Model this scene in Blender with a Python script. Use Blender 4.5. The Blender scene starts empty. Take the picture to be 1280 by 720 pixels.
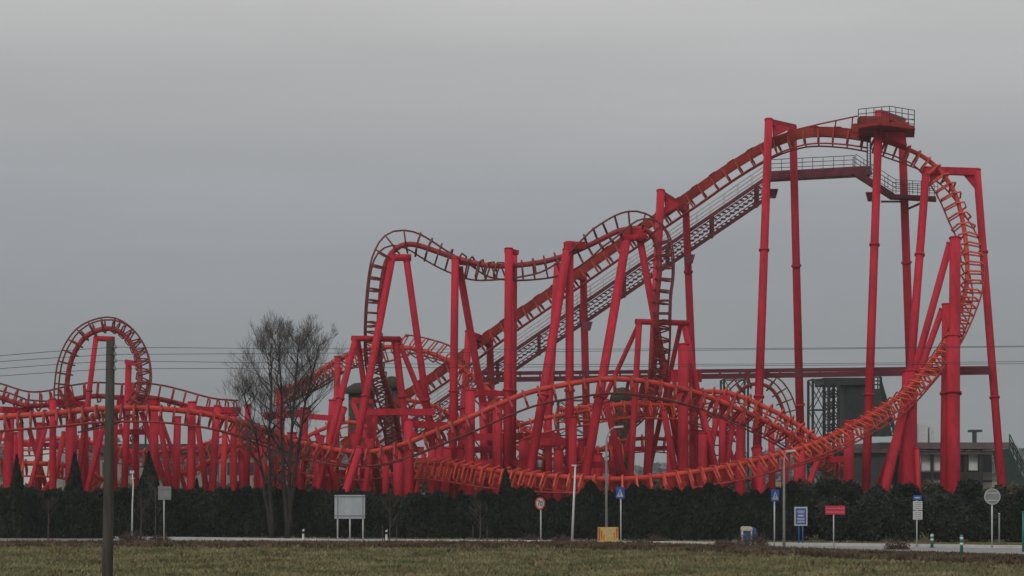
import bpy, math, random
import numpy as np
from mathutils import Vector, Matrix
random.seed(7); rng = np.random.default_rng(7)
F = 2400.0; H = 4.4; HY = 586.0; CX = 640.0        # focal length and horizon of the 1280 px picture
sc = bpy.context.scene
COL = sc.collection
def R(a): return math.radians(a)
def P(px, py, Y): return Vector(((px-CX)/F*Y, Y, H-(py-HY)/F*Y))
def G(px, Y, z=0.0): return Vector(((px-CX)/F*Y, Y, z))

# ------------------------------------------------------------------ materials
def mat(name, col, rough=0.6, var=0.15, scale=3.0, metal=0.0, bump=0.0, col2=None, stretch=(1,1,1), spec=0.4, sheet=False):
    m = bpy.data.materials.new(name); m.use_nodes = True
    nt = m.node_tree; b = nt.nodes['Principled BSDF']
    tc = nt.nodes.new('ShaderNodeTexCoord'); mp = nt.nodes.new('ShaderNodeMapping'); mp.inputs['Scale'].default_value = stretch
    nt.links.new(tc.outputs['Object'], mp.inputs['Vector'])
    n = nt.nodes.new('ShaderNodeTexNoise'); n.inputs['Scale'].default_value = scale; n.inputs['Detail'].default_value = 6
    nt.links.new(mp.outputs[0], n.inputs['Vector'])
    r = nt.nodes.new('ShaderNodeValToRGB')
    c1 = [max(0, c*(1-var)) for c in col]; c2 = col2 or [min(1, c*(1+var)) for c in col]
    r.color_ramp.elements[0].position = 0.32; r.color_ramp.elements[1].position = 0.68
    r.color_ramp.elements[0].color = (*c1, 1); r.color_ramp.elements[1].color = (*c2, 1)
    nt.links.new(n.outputs['Fac'], r.inputs['Fac']); nt.links.new(r.outputs[0], b.inputs['Base Color'])
    b.inputs['Roughness'].default_value = rough; b.inputs['Metallic'].default_value = metal
    b.inputs['Specular IOR Level'].default_value = spec
    if bump:
        bp = nt.nodes.new('ShaderNodeBump'); bp.inputs['Strength'].default_value = bump; bp.inputs['Distance'].default_value = 0.05
        nt.links.new(n.outputs['Fac'], bp.inputs['Height']); nt.links.new(bp.outputs[0], b.inputs['Normal'])
    return m
M = dict(
 sup = mat('support_paint', (0.41,0.011,0.028), .7, .28, .5, stretch=(2.5,2.5,.25), spec=.22),
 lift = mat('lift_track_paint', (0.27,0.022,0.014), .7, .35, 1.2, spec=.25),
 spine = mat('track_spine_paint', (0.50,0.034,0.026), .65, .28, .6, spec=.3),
 tie = mat('tie_paint_orange', (0.50,0.060,0.034), .6, .3, 2, spec=.3),
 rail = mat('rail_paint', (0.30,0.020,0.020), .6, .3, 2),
 dark = mat('backlit_tie_red', (0.15,0.020,0.020), .6, .3, 2),  # darker copy of the tie red, backlighting against the sky put into the colour
 dspine = mat('backlit_spine_red', (0.27,0.012,0.018), .65, .25, 1),  # spine red again, with shade against the bright sky painted in
 gird = mat('girder_paint', (0.10,0.008,0.020), .65, .2, 1),
 walk = mat('walkway_maroon', (0.14,0.016,0.034), .6, .3, 1.5),
 galv = mat('galvanised_handrail', (0.50,0.51,0.515), .6, .15, 4),
 drail = mat('dark_handrail', (0.06,0.06,0.065), .6, .2, 4),
 blk = mat('black_steel', (0.018,0.02,0.022), .6, .3, 2),
 grn = mat('dark_green_steel', (0.014,0.035,0.028), .6, .35, 2),
 olive = mat('thatch_roof', (0.035,0.032,0.018), .95, .4, 5, bump=.5),
 wall = mat('render_wall_grey', (0.24,0.215,0.20), .9, .12, .4),
 pale = mat('pale_wall', (0.66,0.66,0.64), .9, .1, .5),
 roof = mat('dark_roof_felt', (0.045,0.047,0.05), .8, .2, .5),
 fascia = mat('brown_fascia', (0.11,0.085,0.085), .8, .2, .6),
 glass = mat('window_glass', (0.03,0.035,0.04), .1, .1, 1, spec=.8),
 conc = mat('concrete', (0.28,0.275,0.26), .9, .15, 3),
 asphalt = mat('asphalt', (0.23,0.232,0.234), .9, .12, 1.2),
 kerb = mat('kerb_concrete', (0.42,0.42,0.41), .85, .15, 2),
 line = mat('road_paint', (0.42,0.42,0.41), .8, .15, 3),
 white = mat('white_paint', (0.62,0.62,0.60), .5, .1, 3),
 signw = mat('sign_white', (0.5,0.5,0.5), .5, .05, 3),
 sgrey = mat('sign_back_grey', (0.19,0.20,0.205), .6, .12, 3),
 sgrey2 = mat('billboard_back_grey', (0.36,0.39,0.41), .6, .10, 2),
 sred = mat('sign_red', (0.48,0.018,0.05), .5, .1, 3),
 sblue = mat('sign_blue', (0.025,0.08,0.32), .5, .1, 3),
 sblk = mat('sign_black', (0.02,0.02,0.02), .6, .1, 3),
 yel = mat('yellow_board', (0.52,0.36,0.10), .7, .2, 6),
 orng = mat('orange_board', (0.45,0.10,0.03), .7, .2, 6),
 beige = mat('beige_plastic', (0.45,0.40,0.31), .6, .1, 4),
 tgrn = mat('bollard_green', (0.008,0.16,0.12), .5, .15, 4),
 pole = mat('weathered_timber_pole', (0.055,0.047,0.040), .9, .35, 1.5, stretch=(6,6,.5)),
 bark = mat('bark', (0.030,0.026,0.023), .95, .3, 4),
 twig = mat('twig_bark', (0.075,0.062,0.056), .95, .3, 4),
 stem = mat('dry_stem', (0.075,0.055,0.045), .95, .3, 4),
 hedge = mat('hedge_leaf', (0.014,0.021,0.016), .9, .45, .5, col2=(0.030,0.036,0.024), spec=.15),
 hedgeb = mat('hedge_leaf_brownish', (0.026,0.030,0.018), .85, .4, 1.0, col2=(0.045,0.036,0.022), spec=.15),
 bush = mat('bush_leaf', (0.020,0.028,0.021), .9, .4, .7, col2=(0.042,0.050,0.036), spec=.15),
 weed = mat('dry_weed', (0.075,0.055,0.035), .9, .35, 2, spec=.1),
 grassb = mat('grass_blade', (0.125,0.150,0.060), .9, .35, .35, col2=(0.26,0.225,0.120), spec=.1),
 vsoil = mat('verge_dry_grass', (0.085,0.062,0.042), .95, .4, .8, col2=(0.17,0.125,0.085), spec=.1, bump=.4),
 grassv = mat('verge_blade', (0.075,0.060,0.035), .9, .4, .5, col2=(0.16,0.115,0.072), spec=.1),
 soil = mat('embankment_soil', (0.06,0.05,0.038), .95, .3, 1),
 fartree = mat('far_wood_hazed', (0.16,0.175,0.18), .95, .3, .1, spec=.0),  # paled so the colour carries distance haze on top of the haze box
)

def weather(m, fade, dirt, k=.55):
    # faded and streaked paint: long vertical run marks and chalky patches
    nt = m.node_tree; b = nt.nodes['Principled BSDF']; src = b.inputs['Base Color'].links[0].from_socket
    tc = nt.nodes.new('ShaderNodeTexCoord')
    def layer(src, scale, st, lo, hi, col, amt):
        mp = nt.nodes.new('ShaderNodeMapping'); mp.inputs['Scale'].default_value = st; nt.links.new(tc.outputs['Object'], mp.inputs[0])
        n = nt.nodes.new('ShaderNodeTexNoise'); n.inputs['Scale'].default_value = scale; n.inputs['Detail'].default_value = 5; n.inputs['Roughness'].default_value = .6; nt.links.new(mp.outputs[0], n.inputs[0])
        r = nt.nodes.new('ShaderNodeMapRange'); r.inputs[1].default_value = lo; r.inputs[2].default_value = hi; r.inputs[4].default_value = amt; nt.links.new(n.outputs['Fac'], r.inputs[0])
        x = nt.nodes.new('ShaderNodeMix'); x.data_type = 'RGBA'; nt.links.new(r.outputs[0], x.inputs[0]); nt.links.new(src, x.inputs[6]); x.inputs[7].default_value = (*col, 1); return x.outputs[2]
    o = layer(src, .35, (1,1,.5), .42, .72, fade, k)
    o = layer(o, 5.0, (1,1,.06), .50, .75, dirt, k)
    o = layer(o, 2.2, (1,1,.8), .60, .74, dirt, k*.8)
    nt.links.new(o, b.inputs['Base Color'])
weather(M['sup'], (.52,.032,.060), (.13,.009,.014), .58); weather(M['spine'], (.55,.085,.055), (.22,.03,.018)); weather(M['lift'], (.36,.05,.035), (.10,.012,.010)); weather(M['dspine'], (.36,.03,.035), (.11,.01,.012))
weather(M['white'], (.5,.5,.48), (.25,.24,.21), .5); weather(M['galv'], (.42,.43,.43), (.22,.21,.19), .5); weather(M['signw'], (.46,.46,.45), (.30,.29,.26), .5); weather(M['sgrey2'], (.34,.36,.37), (.2,.2,.19), .5); weather(M['wall'], (.30,.27,.24), (.13,.12,.10), .5)
# ------------------------------------------------------------------ mesh helper
class MB:
    def __init__(s): s.v = []; s.f = []; s.m = []; s.mi = 0
    def box(s, c, sz, rot=None):
        c = Vector(c); h = Vector(sz)/2; n = len(s.v)
        for i in range(8):
            p = Vector(((1 if i&1 else -1)*h.x, (1 if i&2 else -1)*h.y, (1 if i&4 else -1)*h.z))
            if rot is not None: p = rot @ p
            s.v.append(tuple(c+p))
        for q in ((0,2,3,1),(4,5,7,6),(0,1,5,4),(2,6,7,3),(0,4,6,2),(1,3,7,5)): s.f.append(tuple(n+k for k in q)); s.m.append(s.mi)
    def beam(s, a, b, w, h=None, up=(0,0,1)):
        a = Vector(a); b = Vector(b); t = (b-a); L = t.length
        if L < 1e-5: return
        t.normalize(); u = Vector(up)
        if abs(t.dot(u)) > .98: u = Vector((0,1,0))
        x = t.cross(u).normalized(); z = x.cross(t).normalized()
        rot = Matrix((x, t, z)).transposed()
        s.box((a+b)/2, (w, L, h or w), rot)
    def tube(s, pts, rad, n=8, cap=True):
        pts = [Vector(p) for p in pts]
        if not isinstance(rad, (list, tuple)): rad = [rad]*len(pts)
        base = len(s.v); N = None
        for i, p in enumerate(pts):
            t = (pts[min(i+1, len(pts)-1)]-pts[max(i-1, 0)]).normalized()
            if N is None:
                N = t.cross(Vector((0,0,1)) if abs(t.z) < .9 else Vector((0,1,0))).normalized()
            else:
                N = (N-t*N.dot(t)).normalized()
            B = t.cross(N)
            for k in range(n):
                a = 2*math.pi*k/n
                s.v.append(tuple(p+(N*math.cos(a)+B*math.sin(a))*rad[i]))
        for i in range(len(pts)-1):
            for k in range(n):
                k2 = (k+1) % n
                s.f.append((base+i*n+k, base+i*n+k2, base+(i+1)*n+k2, base+(i+1)*n+k)); s.m.append(s.mi)
        if cap:
            s.f.append(tuple(base+k for k in range(n))[::-1]); s.m.append(s.mi)
            e = base+(len(pts)-1)*n; s.f.append(tuple(e+k for k in range(n))); s.m.append(s.mi)
    def poly(s, pts):
        n = len(s.v); s.v += [tuple(p) for p in pts]; s.f.append(tuple(range(n, n+len(pts)))); s.m.append(s.mi)
    def prism(s, pts, d):
        """flat outline pts extruded by vector d"""
        d = Vector(d); n = len(s.v); k = len(pts)
        s.v += [tuple(Vector(p)) for p in pts]+[tuple(Vector(p)+d) for p in pts]
        s.f.append(tuple(range(n, n+k))[::-1]); s.f.append(tuple(range(n+k, n+2*k))); s.m += [s.mi]*2
        for i in range(k):
            j = (i+1) % k; s.f.append((n+i, n+j, n+k+j, n+k+i)); s.m.append(s.mi)
    def build(s, name, mats, parent=None, smooth=False, origin=None):
        me = bpy.data.meshes.new(name)
        o3 = Vector(origin) if origin is not None else None
        v = s.v if o3 is None else [tuple(Vector(p)-o3) for p in s.v]
        me.from_pydata(v, [], s.f)
        for q in (mats if isinstance(mats, (list, tuple)) else [mats]): me.materials.append(q)
        me.polygons.foreach_set('material_index', s.m)
        if smooth: me.polygons.foreach_set('use_smooth', [len(f) == 4 for f in s.f])
        me.update()
        return link(name, me, parent, o3)
def wpos(o):
    p = Vector(o.location)
    while o.parent: o = o.parent; p += Vector(o.location)
    return p
def link(name, me, parent=None, origin=None):
    o = bpy.data.objects.new(name, me); COL.objects.link(o)
    org = Vector(origin) if origin is not None else Vector((0,0,0))
    if parent is not None:
        o.parent = parent; o.location = org-wpos(parent)
    else: o.location = org
    return o
def tag(o, label=None, cat=None, group=None, kind=None):
    if label: o['label'] = label
    if cat: o['category'] = cat
    if group: o['group'] = group
    if kind: o['kind'] = kind
    return o
def thing(name, loc, label, cat, group=None, rz=0):
    o = bpy.data.objects.new(name, None); COL.objects.link(o); o.location = loc; o.rotation_euler.z = rz
    o.empty_display_size = .3
    return tag(o, label, cat, group)
def local(mb, name, m, root, smooth=False):
    """mesh already in root's local coordinates"""
    me = bpy.data.meshes.new(name); me.from_pydata(mb.v, [], mb.f)
    for q in (m if isinstance(m, (list, tuple)) else [m]): me.materials.append(q)
    me.polygons.foreach_set('material_index', mb.m)
    if smooth: me.polygons.foreach_set('use_smooth', [len(f) == 4 for f in mb.f])
    me.update(); o = bpy.data.objects.new(name, me); COL.objects.link(o); o.parent = root
    return o

# ------------------------------------------------------------------ the roller coaster
RC = thing('roller_coaster', (10, 150, 0), 'big red steel inverted roller coaster with lift hill, rollover and loops behind the hedge', 'roller coaster')

def cr(p0, p1, p2, p3, t):
    return 0.5*((2*p1)+(-p0+p2)*t+(2*p0-5*p1+4*p2-p3)*t*t+(-p0+3*p1-3*p2+p3)*t*t*t)
def resample(cp, step):
    """cp: list of (pos, d) -> evenly spaced (pos, tangent, d)"""
    dense = []
    n = len(cp)
    for i in range(n-1):
        a = cp[max(i-1, 0)]; b = cp[i]; c = cp[i+1]; d = cp[min(i+2, n-1)]
        for k in range(16):
            t = k/16
            dense.append((cr(a[0], b[0], c[0], d[0], t), b[1].lerp(c[1], t)))
    dense.append(cp[-1])
    out = []; acc = 0.0; nxt = 0.0
    for i in range(len(dense)-1):
        p, q = dense[i][0], dense[i+1][0]; L = (q-p).length
        while nxt <= acc+L and L > 0:
            t = (nxt-acc)/L
            out.append([p.lerp(q, t), (q-p).normalized(), dense[i][1].lerp(dense[i+1][1], t)]); nxt += step
        acc += L
    for o in out:
        d = o[2]-o[1]*o[2].dot(o[1])
        if d.length < 1e-3: d = Vector((0, 0, -1))-o[1]*Vector((0, 0, -1)).dot(o[1])
        o[2] = d.normalized()
    return out
def dvec(a, e):
    k = math.sqrt(max(0, 1-e*e)); return Vector((math.cos(R(a))*k, e, math.sin(R(a))*k))
HR = 1.08; GA = 0.80
TIES_LEFT = [100]
def tie_into(mb, p, t, d, s, r=.055, ear=.30):
    q = lambda a, b: p+s*a+d*b
    for sg in (-1, 1):
        mb.beam(q(sg*GA, HR), q(sg*GA*1.22, HR*.55), r*1.7, r*2.6, up=t)
        mb.beam(q(sg*GA*1.22, HR*.58), q(sg*.42, -ear), r*1.7, r*2.6, up=t)
        mb.beam(q(sg*.12, .05), q(sg*GA, HR*.97), r*1.5, r*2.2, up=t)
    mb.beam(q(-.43, -ear), q(.43, -ear), r*1.7, r*2.6, up=t)
def track(pts, mspine, mrail, mtie, step=0.95, sr=.21, rr=.075, tr_=.045, single=False, boxy=False, hr=None):
    """pts: (px,py,Y, angle of the rails seen from the spine, depth share of it)"""
    cp = [(P(a[0], a[1], a[2]), dvec(a[3], a[4])) for a in pts]
    fr = resample(cp, step/2)
    mb = MB()
    o3 = fr[0][0]
    if boxy:
        for i in range(len(fr)-1):
            mb.beam(fr[i][0], fr[i+1][0]+(fr[i+1][0]-fr[i][0])*.04, .60, .80, up=fr[i][2])
            if i % 3 == 0:
                s = fr[i][1].cross(fr[i][2])
                mb.beam(fr[i][0]-fr[i][2]*.42, fr[i+1][0]-fr[i+1][2]*.42, .72, .08, up=fr[i][2])
                mb.beam(fr[i][0]-s*.30+fr[i][2]*.1, fr[i+2 if i+2 < len(fr) else i+1][0]-s*.30+fr[i][2]*.1, .1, .28, up=fr[i][2])
    else:
        mb.tube([f[0] for f in fr], sr, 10)
    tr = mb.build('track', mspine, RC, smooth=not boxy, origin=o3)
    for sg in (-1, 1):
        m = MB(); m.tube([f[0]+f[1].cross(f[2]).normalized()*sg*GA+f[2]*HR for f in fr], rr, 6)
        m.build('rail', mrail, tr, smooth=True, origin=o3)
    st = MB()
    for f in fr[::2]:
        s = f[1].cross(f[2]).normalized()
        if single and TIES_LEFT[0] > 0:
            m = MB(); tie_into(m, f[0], f[1], f[2], s, tr_, .2 if boxy else .27); m.build('cross_tie', mtie, tr, origin=f[0]); TIES_LEFT[0] -= 1
        else: tie_into(st, f[0], f[1], f[2], s, tr_, .2 if boxy else .27)
    if st.v: tag(st.build('cross_ties', mtie, tr, origin=o3), kind='stuff')
    return fr

# rollover (the two humps in the middle)
T4 = [(500,556,160,200,.2),(495,525,158,190,.1),(487,500,156,185,0),(478,468,154,180,0),(474,440,153,180,0),(474,400,152,180,0),(477,360,152,175,0),(481,334,152,155,0),
 (487,320,152,125,.1),(495,311,152,100,.45),(505,306,152,90,.85),(520,306,152,80,.98),(545,314,152,-85,.98),(568,322,152,-88,.88),(590,328,151.5,-90,.6),(612,332,151,-90,.2),(640,332,150,-90,0),
 (675,328,150,-88,-.25),(702,321,150,-85,-.65),(724,312,150,-80,-.92),(748,301,150,90,-.99),(770,290,150,80,-.93),(786,286,150,80,-.75),(800,286,150,65,-.4),(814,292,150,35,-.1),(821,306,150,12,0),
 (824,325,150,3,0),(824,345,150,0,0),(821,370,150,0,0),(820,400,150,0,0),(820,430,151,-8,0),(817,458,152,-12,0),(808,485,154,-25,.1),(795,508,158,-40,.2),(770,530,162,-60,.2)]
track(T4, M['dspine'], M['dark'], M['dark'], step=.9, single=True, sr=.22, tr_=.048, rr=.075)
# lift hill, crest and first drop
lift = [(430,556,176,-54,0),(507,495,174,-54,0),(560,458,172.5,-54,0),(620,413,171,-54,0),(700,357,169,-54,0),(780,301,167,-54,0),(860,246,165,-55,0),(910,211,164,-56,0),(955,184,163,-62,0),(990,170,162,-76,0),
 (1020,165,161.5,-85,0),(1060,167,161,-95,0),(1095,173,160.5,-103,0)]
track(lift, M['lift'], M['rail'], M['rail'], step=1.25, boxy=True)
drop = [(1095,173,160.5,-103,0),(1122,182,160,-108,0),(1147,192,160,-118,.1),(1165,204,160,-130,.35),(1181,221,159.6,-160,.7),(1194,243,159,190,.9),(1202,270,158.3,100,.96),(1207,300,157.5,0,.85),
 (1209,330,156.5,0,.6),(1208,356,155.5,0,.35),(1203,378,154.5,-10,.2),(1194,402,153,-20,.0),(1180,430,151.5,-35,-.2),(1160,457,150,-45,-.3),(1140,480,148,-50,-.35),
 (1118,500,146.5,-55,-.4),(1090,518,145,-62,-.4),(1060,535,143,-68,-.35),(1030,550,141.5,-72,-.3),(995,562,140,-76,-.2),(960,572,139,-80,-.1),(930,579,138,-82,0),(895,586,137,-85,0),(860,591,136.5,-88,0),
 (820,596,136,-90,0),(770,599,136,-90,0),(720,597,137,-90,0),(682,595,138,-90,.1),(640,591,140,-90,.3),(600,586,142,-90,.5),(560,580,145,-95,.6),(520,578,149,-100,.6)]
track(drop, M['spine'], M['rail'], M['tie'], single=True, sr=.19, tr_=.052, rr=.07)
# long low hump in front
hump = [(330,548,152,-90,0),(360,550,150,-90,0),(392,557,148,-90,0),(425,563,146.5,-90,0),(462,565,145,-88,0),(502,556,144,-84,0),(540,541,143.5,-78,0),(580,525,143,-75,0),(620,507,143,-73,0),(660,491,143,-75,0),(700,482,143,-80,0),
 (745,475,143,-87,0),(780,474,143,-90,0),(820,479,143.5,-95,0),(860,488,144,-100,0),(885,496,144.5,-102,.1),(920,510,145,-105,.2),(960,528,146,-108,.3),(990,545,147,-110,.3),(1015,560,148,-112,.3),(1040,574,150,-112,.3),(1052,590,152,-110,.3)]
track(hump, M['spine'], M['dark'], M['rail'], sr=.2, step=1.15, tr_=.058, rr=.065)
hump2 = [(700,512,158,-90,0),(760,507,156,-88,0),(800,503,155,-86,0),(840,498,154,-86,0),(877,490,153,-95,.2),(907,491,152.5,-100,.5),(930,497,152,-105,.6),(952,507,151.5,-105,.6),(975,518,151,-105,.6),(1000,533,150.5,-105,.6),(1018,547,150,-110,.6),(1032,560,150,-110,.6),(1044,575,150,-110,.6)]
track(hump2, M['spine'], M['tie'], M['tie'], sr=.2)
mid = [(345,490,176,-60,0),(366,484,174,-60,0),(390,472,172,-62,0),(412,457,170,-64,0),(436,444,168,-70,.2),(457,437,167,-85,.6),(480,434,166,-90,.9),(503,434,165,88,.95),(527,438,164,85,.95),(550,446,163,80,.9),(572,457,162,-110,.9),(592,471,161,-115,.8),(606,484,160,-115,.6),(625,503,159,-115,.4),(645,527,158,-118,.3),(665,542,157,-112,.3),(700,556,156,-100,.2),(740,562,155,-92,.1),(780,560,155,-90,0)]
track(mid, M['spine'], M['dark'], M['tie'], sr=.2)
low1 = [(636,540,152,-90,0),(652,531,152,-80,0),(682,523,152,-78,0),(727,515,152,-80,0),(770,507,152,-88,0),(800,506,152,-90,0),(850,508,153,-95,0),(890,520,154,-100,0),(920,536,155,-105,0)]
track(low1, M['spine'], M['tie'], M['tie'], sr=.17)
# left part: vertical loop and the two long levels
loop = [(86,520,147,180,.1),(83,497,147,180,0),(84,478,147,178,0),(87,458,147,170,0),(94,439,147,150,0),(106,422,147,130,0),(122,413,147,105,0),(140,411,147,80,.1),(155,419,146.8,60,.15),(166,433,146.4,40,.2),(173,450,146,20,.25),
 (175,467,145.5,5,.3),(174,482,145,-10,.3),(168,498,144.5,-30,.3),(155,510,144,-50,.3),(125,520,144,-70,.2),(90,528,144,-85,.1)]
HR = .78; GA = .66
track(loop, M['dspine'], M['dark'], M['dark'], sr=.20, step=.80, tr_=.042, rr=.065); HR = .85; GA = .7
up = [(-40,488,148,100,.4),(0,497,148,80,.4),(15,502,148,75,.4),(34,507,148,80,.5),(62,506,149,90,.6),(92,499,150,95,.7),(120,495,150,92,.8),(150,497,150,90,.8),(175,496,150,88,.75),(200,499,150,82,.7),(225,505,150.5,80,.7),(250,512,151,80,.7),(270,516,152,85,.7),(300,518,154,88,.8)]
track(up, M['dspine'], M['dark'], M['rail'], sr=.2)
HR = 1.0; GA = .72
lowl = [(-40,528,141,-90,0),(0,522,141,-90,0),(37,519,141,-90,0),(75,516,141,-90,0),(112,512,141,-90,0),(150,510,141,-90,0),(200,511,141,-90,0),(240,515,141.5,-92,0),(270,520,142,-95,0),(300,528,143,-98,0),(325,536,145,-98,0),(350,546,148,-98,0),(380,560,152,-98,0)]
track(lowl, M['spine'], M['rail'], M['rail'], sr=.22)
l2 = [(-30,577,150,-90,0),(30,579,150,-90,0),(62,580,150,-90,0),(95,585,151,-80,.3),(120,596,152,-60,.5),(150,606,153,-60,.5)]
track(l2, M['spine'], M['tie'], M['tie'], sr=.2)
l3 = [(205,598,156,80,.5),(235,590,154,85,.6),(262,578,152,90,.6),(290,560,151,80,.4),(315,552,150,60,.3)]
track(l3, M['spine'], M['tie'], M['tie'], sr=.2)
l4 = [(330,585,158,-90,.5),(370,574,157,-90,.4),(410,577,156,-90,.2),(450,585,156,-88,0),(500,578,156,-80,0),(540,574,156,-86,0),(580,576,156,-90,0),(640,577,156,-90,0)]
track(l4, M['spine'], M['rail'], M['tie'], sr=.19)
l6 = [(318,600,160,-90,.3),(345,590,160,-90,.3),(372,592,160,-90,.3),(400,602,160,-90,.3)]
l7 = [(395,602,161,-60,.6),(430,592,160,-80,.5),(470,596,160,-90,.4),(510,590,160,-90,.3),(560,594,160,-90,.3),(620,600,160,-90,.3)]
l8 = [(360,560,164,-60,.4),(395,540,164,-60,.4),(430,528,164,-80,.6),(455,532,164,-110,.6),(470,548,164,-150,.5),(476,570,164,180,.4),(470,592,163,170,.4)]
l9 = [(640,556,160,-90,.2),(665,570,160,-90,.2),(700,574,160,-90,.2),(735,568,160,-90,.2),(775,552,160,-90,.2),(820,548,160,-90,.2),(870,556,160,-90,.2)]
l10 = [(505,500,162,-90,.4),(535,505,162,-90,.4),(566,520,161,-90,.4),(592,540,160,-90,.4),(612,562,160,-90,.4),(622,590,160,-90,.4)]
l11 = [(-20,545,157,-90,.3),(30,552,157,-90,.3),(80,548,157,-90,.3),(130,556,157,-90,.3),(180,566,157,-90,.3),(235,560,157,-90,.3),(280,548,157,-90,.3)]
for q_ in (l6,l7,l8,l9,l10,l11): track(q_, M['spine'], M['rail'], M['tie'], sr=.17, rr=.06)
back = [(905,580,182,0,.0),(906,545,182,0,.2),(910,515,182,0,.3),(920,492,182,-20,.3),(935,480,182,-60,.3),(950,478,182,-100,.3),(964,484,182,-130,.3),(975,500,182,-150,.3),(982,525,182,-170,.3),(984,560,182,-180,.3)]
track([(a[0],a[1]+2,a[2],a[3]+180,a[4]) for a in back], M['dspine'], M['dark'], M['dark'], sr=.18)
# ---- supports
def leg_geo(x0, y0, x1, y1, w, Yt, Yb, wb=None, flange=True, toY=None):
    a = P(x0, y0, Yt)
    yb = HY+F*H/Yb; xb = x0+(x1-x0)*(yb-y0)/(y1-y0)
    b = P(xb, yb, Yb)
    ra = w/2*Yt/F; rb = (wb or w*1.12)/2*Yb/F
    m = MB(); n = 12
    m.tube([a, b], [ra, rb], n)
    t = (b-a); L = t.length; t.normalize()
    if flange:
        k = 10.5
        while k < L-3:
            c = b-t*k; r = rb+(ra-rb)*k/L
            m.tube([c-t*.09, c+t*.09], r*1.28, n); k += 12.5
    m.tube([b, b-t*.12], rb*1.8, n)
    m.tube([a, a+t*.10], ra*1.12, n)
    return m, a
def column(*a, parent=None, name='support_column', m='sup', **k):
    g, o = leg_geo(*a, **k); return g.build(name, M[m], parent or RC, smooth=True, origin=o)
def beam_px(x0, y0, x1, y1, w, Y0, Y1, name='cross_beam', m='sup', parent=None, rnd=False):
    a = P(x0, y0, Y0); b = P(x1, y1, Y1); g = MB(); r = w*Y0/F
    if rnd: g.tube([a, b], r/2, 10)
    else: g.beam(a, b, r, r)
    return g.build(name, M[m], parent or RC, smooth=rnd, origin=a)
def frame(beam, legs, name='support_frame', rnd=False):
    f = beam_px(*beam, name=name, rnd=rnd)
    for l in legs:
        if isinstance(l, dict): continue
        column(*l, parent=f, name='leg')
    return f
def gusset(x0, y0, x1, y1, x2, y2, Y, parent, th=.12, m='sup'):
    g = MB(); g.prism([P(x0,y0,Y), P(x1,y1,Y), P(x2,y2,Y)], (0, th, 0)); return g.build('gusset', M[m], parent, origin=P(x0,y0,Y))
# lift frames (front leg, rear leg, beam to the spine)
f = frame((961,153,992,160,8,160.5,165), [(961,149,946,570,10,160.5,153),(991,158,1001,560,9.5,165,174)])
gusset(966,154,990,160,966,172,161, f)
f = frame((826,243,857,262,8,163.5,168), [(826,238,811,560,10,163.5,155),(857,254,869,560,9,168,177)])
gusset(831,245,850,256,831,268,164, f)
f = frame((697,334,729,347,8,166.5,171), [(697,330,682,580,9,166.5,159),(729,343,734,560,9,171,179)])
f = frame((586,418,612,428,8,169.5,173), [(586,414,574,600,9,169.5,162),(612,424,617,600,9,173,180)])
f = frame((1098,142,1127,152,9,157.5,164), [(1099,140,1084,560,10,157.5,151),(1127,150,1141,560,10,164,172)])
f = frame((1158,213,1221,215,9,160,161), [(1158,210,1134,520,10,160,152),(1221,212,1249,570,9.5,161,154)])
gusset(1163,217,1180,217,1162,232,160, f); gusset(1204,218,1217,217,1219,236,160.8, f)
# rollover frames
f = frame((488,322,514,322,9,152,152), [(491,318,461,475,9,152,146.5),(508,324,534,510,8.5,152,158)], rnd=True)
frame((570,326,586,328,8,152,152.5), [(569,322,566,570,9.5,151,150),(574,334,612,550,9,152.5,160)])
f = frame((632,313,647,316,6,149,149.6), [(636,310,634,590,10,149,147.5),(643,316,641,590,7.5,151,151)])
frame((706,307,730,307,9,149,149.5), [(712,302,712,600,10,149.5,148),(709,312,667,565,11,149,143)])
f = frame((777,296,808,296,11,149.5,149.5), [(783,300,738,560,11,149.5,142),(800,300,826,440,9,150,156)], rnd=True)
gusset(776,288,808,286,793,300,149.2, f, th=.5)
f = frame((795,402,861,404,7.5,151,153), [(799,404,790,560,7.5,151,148),(798,406,750,510,6,152,160),(855,405,874,500,7.5,153,151),(851,405,838,465,6,153.5,160)], rnd=True)
f = frame((440,423,500,424,7.5,151,153), [(444,425,420,520,8,151,147),(447,425,457,495,7,152,158),(494,425,503,500,9,153,156),(499,428,527,497,7,153,160)], rnd=True)
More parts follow.
